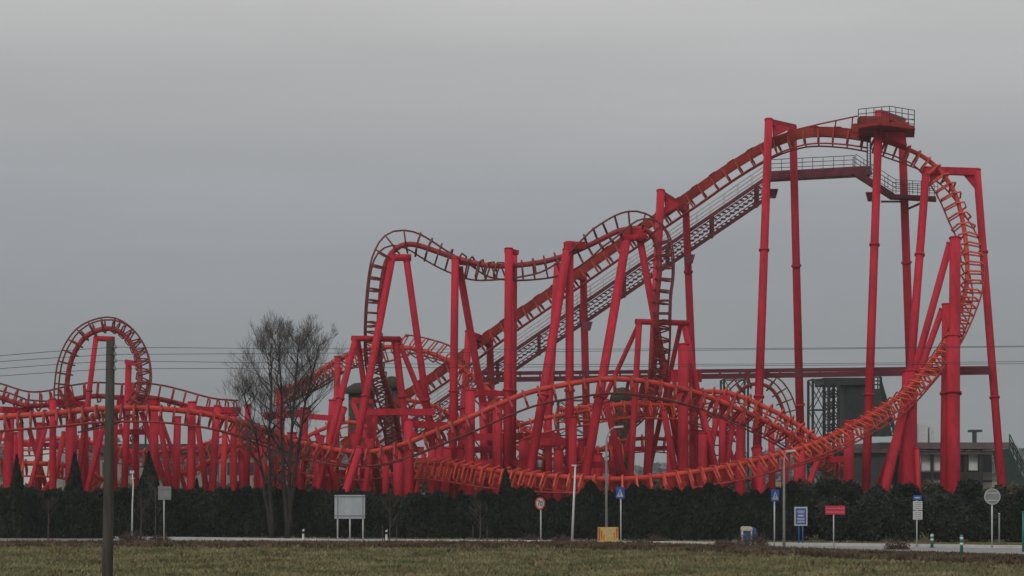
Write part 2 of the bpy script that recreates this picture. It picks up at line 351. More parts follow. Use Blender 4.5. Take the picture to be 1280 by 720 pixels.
# tall single and paired columns
for c in [(1194,297,1192,590,14,152,147.5),(1183,380,1181,590,11,153,150),(1191,420,1191,590,17,150,147),(1188,303,1150,440,9,153,158),(1178,386,1140,492,8,153,158),
 (1137,464,1136,590,19,149,147),(1132,500,1108,604,11,148,144),(1146,560,1148,610,6,147,146),
 (854,430,854,590,13,150,148),(866,480,866,590,9,156,156),(903,500,902,600,8,151,150),(926,514,925,600,11,147,146),(876,503,896,590,7,151,152),(897,520,884,585,7,152,154),(918,516,908,580,7,153,150),
 (964,535,965,600,8,150,150),(1061,526,1061,600,12,147,146),(1000,556,999,610,14,147,146),(1022,575,1004,625,7,147,142),(946,560,952,625,13,148,145),
 (511,524,511,600,12,145,144),(588,487,587,600,12,144.5,143.5),(622,506,622,600,12,148,147),(483,566,482,610,8,152,152),(540,560,540,605,10,150,149),(530,568,520,620,6,150,146),
 (757,500,778,590,8,149,153),(829,510,844,590,8,151,154),(450,560,431,618,9,145,142),(686,515,686,560,8,154,154),(716,520,716,600,10,146,146),(812,490,810,600,10,154,153),
 (422,445,420,560,8,168,168),(418,500,411,590,13,158,157),(381,510,376,600,11,158,156),(351,486,350,600,10,172,172),(310,505,308,600,8,156,156),(292,518,292,600,8,145,144.5),
 (272,507,266,600,9,146,144),(240,502,239,600,10,143,142),(247,530,256,600,7,150,153),(281,540,279,600,7,150,150),(330,548,329,600,8,150,150),
 (66,498,66,600,8.5,143,142),(89,505,89,600,14,148,147),(106,515,106,600,9,150,150),(12,520,10,600,12,143,142),(26,528,26,600,7,150,150),(144,515,143,600,7,150,150),(159,520,156,600,7.5,151,151),
 (192,505,193,600,11,146,145),(177,515,205,600,7,150,153),(199,520,211,600,7,150,152),(36,535,55,600,6,150,153),(58,530,40,600,6,150,146),(130,530,112,600,7,150,147),(75,590,30,640,6,150,144),(1,540,-12,600,6,150,146),(80,540,68,600,6,150,147),
 (430,510,400,600,8,156,150),(395,540,418,600,7,152,156),(470,520,458,600,7,156,152),(560,560,556,610,11,150,149),(600,575,600,610,9,153,153),(640,600,642,620,18,150,150),(668,555,668,600,8,157,157),(740,582,740,610,8,150,150)]:
    column(*c)
frame((118,423,143,424,7,147,147), [(120,422,110,500,6.5,147,145),(138,424,137,520,7,147.5,150)], rnd=True)
f = frame((158,452,175,456,5.5,147.5,146.5), [(161,450,158,540,8,148,149)])
gusset(161,470,171,495,161,495,147.6, f)
b_ = beam_px(80,500,90,515,12,148.5,148.5); gusset(84,478,80,510,96,505,148.3, RC)
for c in [(462,545,462,600,9,156,156),(497,560,498,600,12,151,151),(550,548,548,600,10,153,153),(572,560,574,600,14,152,151),(603,505,606,600,9,154,154),(655,548,655,600,13,155,155),(698,560,698,600,12,153,153),(726,548,730,600,9,155,156),
 (747,566,747,600,12,150,150),(765,545,765,600,8,157,157),(838,545,838,600,9,154,154),(878,540,878,600,11,150,150),(981,560,981,600,9,151,151),(440,540,452,600,7,157,157),(402,545,395,600,8,157,154),(365,540,366,600,12,153,153),
 (343,545,341,600,9,155,155),(322,540,323,600,10,154,154),(300,530,303,600,8,152,152),(222,520,220,600,9,149,149),(170,520,170,600,8,153,153),(120,530,121,600,8,154,154),(50,528,48,600,9,152,152),(18,540,20,600,8,154,154),(440,500,476,600,6,160,160),
 (520,540,500,600,5,155,155),(640,520,616,600,5,158,158),(690,540,716,600,5,157,157),(795,520,770,600,5,158,158),(905,540,925,600,5,155,155),(930,540,910,600,5,155,155),(200,520,228,600,5,154,154),(150,530,172,600,5,155,155),(330,560,352,600,5,157,157),(392,560,372,600,5,157,157),
 (470,560,446,600,5,157,157)]:
    column(*c)
# horizontal members between the columns
for b in [(560,547,700,545,9,152,153),(545,562,640,562,8,154,154),(452,560,530,562,7,156,156),(700,588,760,588,7,153,153),(770,562,840,560,6,157,157),(340,560,410,566,7,156,156),(330,520,388,516,9,157,158),(390,590,470,592,7,157,157),
 (130,540,200,540,7,152,153),(20,556,100,556,6,153,153),(300,566,345,566,6,154,154),(860,540,930,542,6,155,155),(457,515,543,515,8,149,150),(512,530,556,532,9,145.5,147),(595,491,628,492,7,146,147.5),(530,580,650,579,8,151,150),(670,552,708,552,9,150,149),(738,581,770,581,8,144,150),
 (62,503,112,506,8,147,149),(148,502,198,505,9,150,149),(0,512,40,514,8,147,149),(228,512,300,513,8,150,152),(895,500,912,500,12,150.5,150.5),(846,470,870,470,16,151,154),(1040,575,1062,573,7,149,147),
 (585,522,560,545,7,152,152),(640,560,700,556,6,157,156),(380,520,430,524,7,157,156),(440,500,470,502,6,158,158),(736,512,790,505,6,154,154)]:
    beam_px(*b)
# long twin girder across the right half
for y0, y1, w in ((467,460,4.5),(475,465,6)):
    beam_px(596,y0,1238,y1,w,165,156, name='long_girder', m='gird')
g = MB()
for k in range(26):
    x = 600+k*25; a = P(x, 467-7*(x-596)/642, 165-9*(x-596)/642); b = P(x, 475-10*(x-596)/642, 165-9*(x-596)/642); g.beam(a, b, .14, .14)
g.build('girder_stiffeners', M['sup'], RC, origin=P(600,470,165))

# ---- stairway along the lift, landing and top platform
def stair(x0, y0, x1, y1, dy, Y0, Y1, n):
    a = P(x0,y0,Y0); b = P(x1,y1,Y1); drop_ = Vector((0,0,-dy*Y0/F)); root = None
    g = MB(); w = 1.0
    for off in (0, w):
        o = Vector((0,off,0))
        g.beam(a+o, b+o, .1, .26); g.beam(a+o+drop_, b+o+drop_, .1, .26)
    for k in range(1, n):
        t = k/n; p = a.lerp(b, t)
        for j in range(1, 6):
            q = p+drop_*(j/6)+Vector(((.12 if j % 2 else -.12), 0, 0))
            g.box(q+Vector((0,.25,0)), (.24, .5, .09))
        if k % 10 == 0:
            g.beam(p, p+drop_*1.1, .3, .16); g.beam(p+Vector((0,w,0)), p+drop_*1.1+Vector((0,w,0)), .3, .16)
    for j in range(1, 5):
        g.beam(a+drop_*j/5, b+drop_*j/5, .05, .075)
    s = g.build('lift_stairway', M['walk'], RC, origin=a)
    railing(a, b, s, n//3, M['galv'])
    railing(a+Vector((0,w,0)), b+Vector((0,w,0)), s, n//3, M['galv'])
    return s
def railing(a, b, parent, n, m, h=1.15, r=.028):
    g = MB(); up = Vector((0,0,h)); n = max(n, 1)
    for k in range(n+1):
        p = a.lerp(b, k/n); g.tube([p, p+up], r, 5)
    for j in (1, .68, .36): g.tube([a+up*j, b+up*j], r, 5)
    return g.build('handrail', m, parent, origin=a)
stair(470,556,958,222,24,179,167,92)
a0 = P(958,218,167)
g = MB(); g.beam(P(958,221,167.5), P(1088,214,166.5), 1.4, .75); g.beam(P(1066,218,166.5), P(1088,217,166.5), 1.2, .3)
lw = g.build('landing_walkway', M['walk'], RC, origin=a0)
railing(P(964,216,166.8), P(1068,211,165.8), lw, 8, M['drail']); railing(P(964,216,168.2), P(1068,211,167.2), lw, 8, M['drail'])
g = MB(); g.beam(P(1066,214,166.3), P(1116,246,165.6), 1.4, .5); g.beam(P(1112,246,165.6), P(1170,249,164.6), 1.6, .3)
lw = g.build('descending_walkway', M['walk'], RC, origin=a0)
for off in (-.7, .7):
    o = Vector((0,off,0))
    railing(P(1068,211,165.9)+o, P(1118,243,165.4)+o, lw, 5, M['drail']); railing(P(1118,243,165.4)+o, P(1170,246,164.6)+o, lw, 5, M['drail'])
g = MB(); g.beam(P(1102,252,163), P(1132,252,166), .16, .16); g.beam(P(1133,262,166), P(1160,250,165), .16, .16); g.build('walkway_brace', M['walk'], RC, origin=P(1102,252,163))
for (x, y) in ((862,318),(734,402),(966,236),(1090,240)):
    g = MB(); g.prism([P(x-7,y,168), P(x+7,y,168), P(x+4,y+11,168), P(x-4,y+11,168)], (0,.5,0)); g.build('bracket', M['walk'], RC, origin=P(x,y,168))
# access ladder and curved rail above the crest
g = MB()
for x in (1084,1088): g.tube([P(x,175,159), P(x,218,159)], .06, 5)
for k in range(12): g.beam(P(1084,178+k*3.4,159), P(1088,178+k*3.4,159), .04)
g.build('ladder', M['drail'], RC, origin=P(1084,175,159))
g = MB(); g.tube([P(995,162,160), P(1025,155,160), P(1072,145,160)], .07, 5)
for x, y in ((1020,156),(1045,150.5),(1066,146)): g.tube([P(x,y,160), P(x-2,164,160.5)], .06, 5)
g.build('crest_handrail', M['rail'], RC, origin=P(995,162,160))
Yp = 158
g = MB(); zt = P(0,164,Yp).z
def plan(px, Y, z): return Vector(((px-CX)/F*Y, Y, z))
g.prism([plan(1073,156.5,zt), plan(1100,155,zt), plan(1143,157,zt), plan(1143,161,zt), plan(1073,161,zt)], (0,0,.28))
pf = g.build('top_platform', M['lift'], RC, origin=plan(1100,158,zt))
g = MB(); zb = zt+.28
g.box(plan(1090,158,zb+.45), (2.2,1.4,.8)); g.box(plan(1100,157.5,zb+.3), (1.2,1.3,.9)); g.tube([plan(1079,158,zb+.5), plan(1100,158,zb+.5)], .42, 12)
g.box(plan(1112,158.5,zb+.2), (3.0,1.2,.5))
g.build('drive_motor', M['lift'], pf, origin=plan(1095,158,zb))
zz = P(0,160,Yp).z
cs = [plan(1073,156.5,zb), plan(1112,155.2,zb), plan(1143,157,zb), plan(1143,161,zb), plan(1073,161,zb)]
for i in range(5): railing(cs[i], cs[(i+1) % 5], pf, 4, M['drail'], h=1.25, r=.035)
g = MB(); g.prism([P(1107,165,157.5), P(1130,165,157.5), P(1134,182,157.5), P(1107,172,157.5)], (0,1.5,0)); g.build('gusset', M['sup'], RC, origin=P(1107,165,157.5))
for a_, b_, w_ in (((1070,155,158),(1070,166,158),.5),((1143,160,158),(1128,166,158),.3)):
    g = MB(); g.beam(P(*a_), P(*b_), w_); g.build('platform_strut', M['lift'], RC, origin=P(*a_))

# ------------------------------------------------------------------ ground, road
def sheet(name, rows, m, kind='structure', z=0.0):
    g = MB()
    for i in range(len(rows)-1):
        a, b = rows[i], rows[i+1]
        g.poly([(a[0],a[1],z), (b[0],b[1],z), (b[0],b[2],z), (a[0],a[2],z)])
    o = g.build(name, m); tag(o, kind=kind); return o
# grass ground material
gm = bpy.data.materials.new('field_grass'); gm.use_nodes = True; nt = gm.node_tree; b = nt.nodes['Principled BSDF']; b.inputs['Roughness'].default_value = .95; b.inputs['Specular IOR Level'].default_value = .1
tc = nt.nodes.new('ShaderNodeTexCoord')
def noise(sc_, det, st=(1,1,1)):
    mp = nt.nodes.new('ShaderNodeMapping'); mp.inputs['Scale'].default_value = st; nt.links.new(tc.outputs['Object'], mp.inputs[0])
    n = nt.nodes.new('ShaderNodeTexNoise'); n.inputs['Scale'].default_value = sc_; n.inputs['Detail'].default_value = det; nt.links.new(mp.outputs[0], n.inputs[0]); return n
n1 = noise(.25, 6, (1,.5,1)); n2 = noise(3.5, 6, (1,.6,1))
r1 = nt.nodes.new('ShaderNodeValToRGB'); e = r1.color_ramp.elements; e[0].position = .38; e[0].color = (.130,.150,.066,1); e[1].position = .64; e[1].color = (.23,.20,.115,1)
nt.links.new(n1.outputs['Fac'], r1.inputs[0])
r2 = nt.nodes.new('ShaderNodeValToRGB'); e = r2.color_ramp.elements; e[0].position = .35; e[0].color = (.45,.45,.45,1); e[1].position = .65; e[1].color = (1.15,1.15,1.1,1)
nt.links.new(n2.outputs['Fac'], r2.inputs[0])
mx = nt.nodes.new('ShaderNodeMix'); mx.data_type = 'RGBA'; mx.blend_type = 'MULTIPLY'; mx.inputs[0].default_value = 1
nt.links.new(r1.outputs[0], mx.inputs[6]); nt.links.new(r2.outputs[0], mx.inputs[7]); nt.links.new(mx.outputs[2], b.inputs['Base Color'])
M['field'] = gm
g = MB(); S = 1500; g.poly([(-S,-15,0),(S,-15,0),(S,1450,0),(-S,1450,0)]); tag(g.build('ground', gm), kind='structure')
# (X, near Y, far Y)
def near(px): # near edge of the road by picture column
    return F*H/(np.interp(px, [-400,0,400,700,860,1040,1280,1700], [678,679.5,680.5,681,685,692,700,716])-HY)
def far(px): return F*H/(np.interp(px, [-400,0,150,400,700,900,1040,1280,1700], [670,671.5,673.5,677,679,681,682.5,685.5,691])-HY)
rows = []; kerb = MB(); ln = MB(); nr = MB(); pav = MB()
prev = None
for px in range(-400, 1701, 50):
    yn, yf = float(near(px)), float(far(px)); xn = (px-CX)/F*yn; xf = (px-CX)/F*yf
    if prev:
        (an, af), (bn, bf) = prev, ((xn,yn), (xf,yf))
        pav.poly([(an[0],an[1],.012),(bn[0],bn[1],.012),(bf[0],bf[1],.012),(af[0],af[1],.012)])
        kerb.beam((af[0],af[1]+.15,.075), (bf[0],bf[1]+.15,.075), .3, .15)
        ln.poly([(an[0],an[1]+.35,.017),(bn[0],bn[1]+.35,.017),(bn[0],bn[1]+.6,.017),(an[0],an[1]+.6,.017)])
        ln.poly([(af[0],af[1]-.7,.017),(bf[0],bf[1]-.7,.017),(bf[0],bf[1]-.4,.017),(af[0],af[1]-.4,.017)])
        nr.poly([(af[0],af[1]+.3,.14),(bf[0],bf[1]+.3,.14),(bf[0],bf[1]+.9,.14),(af[0],af[1]+.9,.14)])
    prev = ((xn,yn), (xf,yf))
tag(pav.build('road', M['asphalt']), kind='structure'); tag(kerb.build('kerb', M['kerb']), kind='structure')
tag(ln.build('road_marking', M['line']), kind='structure'); tag(nr.build('pavement', M['kerb']), kind='structure')
# low earthy berm on the camera side of the road
g = MB(); cols = []
xs = list(range(-300, 1601, 10))
for px in xs:
    y = float(near(px))-.3; row = []
    hh = .16+.10*math.sin(px*.013)+.05*math.sin(px*.05)
    hh = max(.05, hh)*float(np.interp(px,[600,850,950],[.5,.8,.4]))
    for k, (dy, z) in enumerate(((0,.0),(-.6,.75),(-1.6,1.0),(-3.5,.8),(-6,.3),(-9,-.05))):
        Y = y+dy; row.append(len(g.v)); g.v.append(((px-CX)/F*Y, Y, z*hh+.008+random.uniform(-.02,.02)*(0<k<5)))
    cols.append(row)
for a, b2 in zip(cols, cols[1:]):
    for k in range(5): g.f.append((a[k+1], b2[k+1], b2[k], a[k])); g.m.append(0)
tag(g.build('verge', M['vsoil'], smooth=True), kind='structure')

# ------------------------------------------------------------------ foliage
def card_mesh(name, C, size, m, parent=None, vert=False, extra=None, loc=(0,0,0), aspect=1.6):
    n = len(C); sz = size*rng.uniform(.6, 1.4, n)[:, None]
    u = rng.normal(size=(n,3)); u /= np.linalg.norm(u, axis=1)[:, None]
    if vert: u[:, 2] = np.abs(u[:, 2])+1.2; u /= np.linalg.norm(u, axis=1)[:, None]
    w = np.cross(u, rng.normal(size=(n,3))); w /= np.linalg.norm(w, axis=1)[:, None]
    a = u*sz*aspect*.5; c = w*sz*.5
    V = np.concatenate([C-a, C+c*.9, C+a, C-c*.9], axis=1).reshape(-1, 3)
    Fc = np.arange(n*4).reshape(n, 4)
    v = [tuple(x) for x in V.tolist()]; f = [tuple(x) for x in Fc.tolist()]
    if extra is not None:
        k = len(v); v += extra.v; f += [tuple(k+i for i in q) for q in extra.f]
    me = bpy.data.meshes.new(name); me.from_pydata(v, [], f); me.materials.append(m); me.update()
    o = bpy.data.objects.new(name, me); COL.objects.link(o)
    if parent: o.parent = parent
    else: o.location = loc
    return o
def core_ellipsoid(g, c, r, n=10, k=.8):
    base = len(g.v)
    for i in range(n+1):
        th = math.pi*i/n
        for j in range(2*n):
            ph = math.pi*j/n; q = k*random.uniform(.9,1.05)
            g.v.append((c[0]+r[0]*q*math.sin(th)*math.cos(ph), c[1]+r[1]*q*math.sin(th)*math.sin(ph), max(.0, c[2]+r[2]*q*math.cos(th))))
    for i in range(n):
        for j in range(2*n):
            j2 = (j+1) % (2*n); g.f.append((base+i*2*n+j, base+(i+1)*2*n+j, base+(i+1)*2*n+j2, base+i*2*n+j2)); g.m.append(0)
def blob_pts(lobes, n):
    vol = np.array([l[3]*l[4]*l[5] for l in lobes])**(2/3); cnt = (vol/vol.sum()*n).astype(int)+1; out = []
    for l, k in zip(lobes, cnt):
        d = rng.normal(size=(k,3)); d /= np.linalg.norm(d, axis=1)[:, None]
        rr = (rng.uniform(.72, 1.08, k)**1)[:, None]
        out.append(np.array(l[:3])+d*rr*np.array(l[3:6]))
    p = np.concatenate(out); return p[p[:, 2] > .02]
def shrub(name, x, Y, w, h, label, cat, m='bush', dens=1.0, group=None, leaf=.13):
    root = thing(name, (x, Y, 0), label, cat, group)
    lobes = []; g = MB()
    k = max(4, int(w*2.2))
    for i in range(k):
        lx = random.uniform(-.32,.32)*w; lz = h*random.uniform(.35,.66); rz = min(h*random.uniform(.28,.40), h-lz)
        lobes.append((lx, random.uniform(-.25,.25)*w*.6, lz, w*random.uniform(.16,.28), w*random.uniform(.16,.24), rz))
    lobes.append((0,0,h*.42,w*.42,w*.35,h*.45)); lobes.append((0,0,h*.7,w*.22,w*.2,h*.3))
    for l in lobes: core_ellipsoid(g, l[:3], l[3:6], 7, .86)
    n = int(900*w*h*dens)
    card_mesh('foliage', blob_pts(lobes, n), leaf, M[m], root, extra=g)
    t = MB(); t.tube([(0,0,0),(0,0,h*.45)], [.09,.05], 6); local(t, 'stem', M['bark'], root)
    return root
def conifer_mesh(h, r, n, leaf, seed, cyl=.35):
    rs = np.random.default_rng(seed); t = rs.uniform(0, 1, n)**.8
    prof = np.minimum(1.0, (1-t)/(1-cyl))**(.9 if cyl < .5 else .55)
    a = rs.uniform(0, 2*math.pi, n); rad = r*prof*rs.uniform(.65, 1.06, n)*(1+.14*np.sin(a*3+t*9))
    return np.stack([rad*np.cos(a), rad*np.sin(a), .05+t*h], 1)
def conifer(name, x, Y, h, r, label, group=None, m='hedge', cyl=.35, seed=1, proto=None):
    if proto:
        root = proto.copy(); COL.objects.link(root); root.location = (x, Y, 0); root['label'] = label
        for ch in list(proto.children):
            c = ch.copy(); COL.objects.link(c); c.parent = root
        return root
    root = thing(name, (x,Y,0), label, 'conifer', group)
    g = MB(); g.tube([(0,0,.05),(0,0,h*cyl),(0,0,h*(.93 if cyl < .5 else .88))], [r*.8,r*.78,.03 if cyl < .5 else r*.35], 10)
    card_mesh('foliage', conifer_mesh(h, r, int(1500*h*r), .12, seed, cyl), .13, M[m], root, vert=True, extra=g)
    t = MB(); t.tube([(0,0,0),(0,0,h*.6)], [.1,.04], 6); local(t, 'trunk', M['bark'], root)
    return root
# clipped hedge, left half
def hedge(name, p0, p1, Y0, Y1, top, label, thick=1.5, m='hedge', n=42000):
    t = rng.uniform(0, 1, n); px = p0+(p1-p0)*t; Y = Y0+(Y1-Y0)*t
    ht = H-(np.interp(px, [q[0] for q in top], [q[1] for q in top])-HY)/F*Y
    ht = ht+.10*np.sin(px*.21)+.07*np.sin(px*.53+1)+.05*np.sin(px*1.7)
    face = rng.uniform(0, 1, n)
    z = np.where(face < .72, rng.uniform(0, 1, n)*ht, ht*rng.uniform(.93, 1.04, n))
    dy = np.where(face < .72, -thick/2+rng.normal(0, .10, n)+.13*np.sin(px*.35+z*1.7), rng.uniform(-thick/2, thick/2, n))
    Yc = Y+dy; C = np.stack([(px-CX)/F*Y, Yc, z], 1); g = MB()
    pp = list(range(int(p0), int(p1)+1, 8))
    prev = None
    for q in pp:
        y = Y0+(Y1-Y0)*(q-p0)/(p1-p0); hq = H-(np.interp(q, [w[0] for w in top], [w[1] for w in top])-HY)/F*y-.12; x = (q-CX)/F*y; k = len(g.v)
        g.v += [(x,y-thick*.42,0),(x,y-thick*.42,hq),(x,y+thick*.42,hq),(x,y+thick*.42,0)]
        if prev is not None:
            for i in range(3): g.f.append((prev+i, k+i, k+i+1, prev+i+1)); g.m.append(0)
        prev = k
    o = card_mesh(name, C, .13, M[m], vert=True, extra=g)
    tag(o, label, 'hedge'); return o
hedge('hedge', -60, 560, 122.5, 119.5, [(-60,614),(20,614),(110,618),(180,614),(260,616),(330,612),(400,616),(440,618),(500,622),(560,618)], 'long clipped dark evergreen hedge running from the left edge past the billboard', m='hedge', n=48000)
# tight row of thujas, middle
protos = [conifer('thuja', 0, 0, 3.1, .62, 'x', 'thujas in the row behind the road', seed=s, cyl=c) for s, c in ((3,.72),(5,.62),(8,.78))]
TL = 'narrow dark thuja in the tight row between the clipped hedge and the big bushes'
px = 560; i = 0; used = set()
while px < 1000:
    Y = 119.3-(px-560)/440*2.6
    ty = float(np.interp(px, [560,600,650,690,740,800,860,900,940,1000], [616,614,612,618,611,606,611,608,612,600]))+random.uniform(-2,8)
    if i in (14,27): ty -= 9
    k = i % 3
    if k not in used: o = protos[k]; used.add(k); o.location = G(px, Y); o['label'] = TL
    else: o = conifer('thuja', G(px,Y).x, Y, 0, 0, TL, proto=protos[k])
    hz = (H-(ty-HY)/F*Y)/3.1; o.scale = (random.uniform(.95,1.2), random.uniform(.95,1.2), hz); o.rotation_euler.z = random.uniform(0,6)
    px += random.uniform(8,17); i += 1
# cone-shaped conifers rising over the hedge on the left
for (px, ty, w, lab) in ((21,570,.62,'pointed dark conifer over the hedge at the far left, left of the loop'),(93,568,.8,'pointed dark conifer over the hedge below the left vertical loop'),(186,566,1.0,'broader dark conifer over the hedge just left of the small square sign')):
    Y = 124.5; conifer('cypress', G(px,Y).x, Y, H-(ty-HY)/F*Y, w, lab, m='hedge', cyl=.3, seed=int(px))
conifer('cypress', G(632,121).x, 121, H-(587-HY)/F*121, .7, 'dark pointed conifer standing taller than the thuja row left of the speed sign', seed=77, cyl=.3)
conifer('cypress', G(246,124).x, 124, H-(600-HY)/F*124, .45, 'little pointed conifer tip over the clipped hedge right of the square sign', seed=78, cyl=.2)
# big round bushes, right
bl = [(1000,600,4.2,119,'bush','tall dark evergreen bush behind the blue information board'),(1030,598,4.4,120,'hedge','tall evergreen bush behind the red signboard'),(1062,600,4.4,119,'hedge','dark evergreen bush between the red signboard and the bus stop sign'),
 (1098,606,4.6,120.5,'bush','broad evergreen bush left of the bus stop sign, in the rear row'),(1137,604,4.4,120,'hedge','rear evergreen bush directly behind the bus stop sign'),(1172,606,4.2,120.5,'bush','rear evergreen bush under the thick vertical coaster column'),
 (1212,600,4.6,120,'hedge','rear evergreen bush between the green bollards and the grey disc sign'),(1250,606,4.2,119.5,'bush','dark bush behind the round grey sign disc'),(1285,606,4.2,119,'hedge','dark bush at the right edge of the view'),
 (1045,620,4.0,116,'bush','front rounded bush just right of the red signboard post'),(1086,614,4.4,116,'bush','front rounded bush midway between the red signboard and the bus stop'),(1128,622,4.0,115.5,'bush','front rounded bush touching the bus stop post on its left'),
 (1183,616,5.0,115.5,'bush','front broad bush behind the two green and white bollards'),(1224,622,3.8,115.5,'bush','front bush just left of the round grey sign'),(1270,622,3.6,115,'hedge','front bush right of the round grey sign'),
 (1330,612,5,117.5,'bush','bush just outside the right edge of the view'),(1400,610,5,117,'hedge','second bush outside the right edge of the view'),(1470,612,5,116.5,'bush','third bush outside the right edge of the view')]
for (px, ty, w, Y, m, lab) in bl:
    shrub('evergreen_bush', G(px,Y).x, Y, w*.62, H-(ty-HY)/F*Y, lab, 'bush', m, group='evergreen bushes on the right')

# ------------------------------------------------------------------ bare trees
def grow(g, p, d, L, r, depth, maxd, rs, fine, spread=.55, up=.25):
    n = 3 if depth < 2 else 2; pts = [p]; q = p.copy(); dd = d.copy(); rads = [r]
    for i in range(n):
        dd = (dd+Vector((rs.uniform(-1,1), rs.uniform(-1,1), rs.uniform(-1,1)))*.16+Vector((0,0,up*.25))).normalized()
        q = q+dd*L/n; pts.append(q.copy()); rads.append(r*(1-.42*(i+1)/n))
    (g if depth < 4 else fine).tube(pts, rads, 6 if depth < 2 else (4 if depth < 4 else 3), cap=False)
    if depth >= maxd: return
    k = rs.choice((2,3,3)) if depth else 3
    for i in range(k+ (1 if depth >= 2 else 0)):
        t = rs.uniform(.45, 1.0) if i else 1.0; j = min(int(t*n), n-1); base = pts[j].lerp(pts[j+1], t*n-j if t < 1 else 1)
        ax = Vector((rs.uniform(-1,1), rs.uniform(-1,1), rs.uniform(-.35,.6))).normalized()
        nd = (dd*(1-spread*.55)+ax*spread*(.6 if i == 0 else 1.05)+Vector((0,0,up*.4))).normalized()
        grow(g, base, nd, L*rs.uniform(.62,.84), max(.0055, rads[-1]*rs.uniform(.48,.7)), depth+1, maxd, rs, fine, spread, up)
def bare_tree(name, x, Y, h, label, seed, stems, maxd=5, r=.17, cat='tree'):
    rs = random.Random(seed); root = thing(name, (x,Y,0), label, cat)
    tr = MB(); br = MB(); tw = MB()
    for (dx, lean, hh) in stems:
        pts = []; rad = []; n = 10
        for i in range(n+1):
            t = i/n; pts.append(Vector((dx*min(1,t*3)+lean*t*t+rs.uniform(-.06,.06), rs.uniform(-.08,.08), hh*t))); rad.append(r*(1-.86*t)+.012)
        tr.tube(pts, rad, 8)
        for i in range(3, n+1):
            for k in range(3 if i > 5 else 1):
                t = rs.uniform(0,1); b0 = pts[i-1].lerp(pts[i], t); side = rs.uniform(0, 2*math.pi)
                tt = (i-1+t)/n; L = hh*np.interp(tt, [.2,.35,.6,.85,1], [.08,.17,.215,.18,.12])*rs.uniform(.7,1.15)
                d = Vector((math.cos(side)*.8, math.sin(side)*.8, rs.uniform(.35,1.0))).normalized()
                grow(br, b0, d, L*.62, rad[i]*.55+.012, 1, maxd, rs, tw, .55, .36)
    local(tr, 'trunk', M['bark'], root, True); local(br, 'branches', M['bark'], root); local(tw, 'twigs', M['twig'], root)
    return root
YT = 114.6+2.6
bare_tree('bare_tree', G(340,118).x, 118, 13.4, 'leafless tree with a single thin trunk, left one of the close pair', 11, [(-.15,.1,11.6),(-.3,-1.5,9.2)], r=.12)
bare_tree('bare_tree', G(359,117.6).x, 117.6, 14, 'leafless tree with a thicker forked trunk, right one of the close pair', 23, [(-.2,-.3,12.2),(.35,1.6,12.0),(.1,.7,12.7)], r=.13)
def sapling(x, Y, h, label, seed, stakes=0, name='sapling', spreadn=8):
    rs = random.Random(seed); root = thing(name, (x,Y,0), label, 'sapling'); g = MB(); tw = MB()
    g.tube([(0,0,0),(.03,0,h*.5),(0,.02,h)], [.045,.03,.012], 6); local(g, 'trunk', M['stem'], root)
    for i in range(spreadn):
        z = h*rs.uniform(.3,.95); a = rs.uniform(0,6.28)
        grow(tw, Vector((0,0,z)), Vector((math.cos(a)*.7, math.sin(a)*.7, .8)).normalized(), h*.2, .014, 3, 5, rs, tw, .5, .3)
    local(tw, 'branches', M['stem'], root)
    for s in range(stakes):
        k = MB(); xx = (-.42,.42,0)[s]; k.tube([(xx,0,0),(xx,0,1.0)], .03, 5); local(k, 'stake', M['stem'], root)
for a in [(60,117.8,2.3,'thin leafless sapling before the hedge below the left loop',1,0),(487,114.8,2.6,'leafless sapling between two stakes right of the billboard',2,2),(600,114.6,2.6,'leafless sapling with two stakes left of the speed limit sign',3,2),
          (194,117.4,3.3,'leafless brownish young tree beside the small square sign',4,0),(176,117.6,2.8,'leafless bushy shrub between the white post and the utility pole',6,0)]:
    sapling(G(a[0],a[1]).x, a[1], *a[2:])

# weeds and dry bushes
def weed(px, Y, w, h, label, m='weed', n=500, z=0):
    root = thing('dry_shrub', (G(px,Y).x, Y, z), label, 'shrub'); rs = random.Random(int(px)); g = MB()
    for i in range(int(w*60)):
        x = rs.uniform(-w/2,w/2); y = rs.uniform(-.4,.4); hh = h*rs.uniform(.45,1.0)*(1-.5*abs(2*x/w)**2); g.tube([(x,y,0),(x+rs.uniform(-.12,.12),y,hh*.5),(x+rs.uniform(-.3,.3),y+rs.uniform(-.2,.2),hh)], [.014,.011,.006], 3, cap=False)
    local(g, 'stems', M['stem'], root)
    C = np.stack([rng.uniform(-w/2,w/2,n)*rng.uniform(.6,1,n), rng.uniform(-.35,.35,n), np.abs(rng.normal(0,.42,n))*h*.7], 1)
    card_mesh('leaves', C, .07, M[m], root)
for a in [(166,116.6,1.6,.75,'low brown bush at the foot of the white post'),(200,116.3,1.3,.55,'low brown-green bush at the foot of the small square sign'),(662,115.0,.9,.6,'low dry shrub left of the speed limit sign'),
          (702,113.6,1.2,.6,'low dry shrub left of the leaning white pole'),(822,113.4,1.3,.65,'low pale shrub right of the pedestrian sign near the lamp'),
          (940,108.6,1.9,1.05,'clump of dry weeds on the verge in front of the blue and white box'),(905,109.2,1.3,.5,'low dry weeds on the verge left of the blue and white box'),(1122,104.6,1.4,.65,'dry weeds on the verge below the bus stop sign'),
          (735,110.6,1.6,.45,'low brown weeds left of the yellow board'),(800,110.4,1.7,.4,'low brown weeds right of the yellow board')]:
    weed(*a)
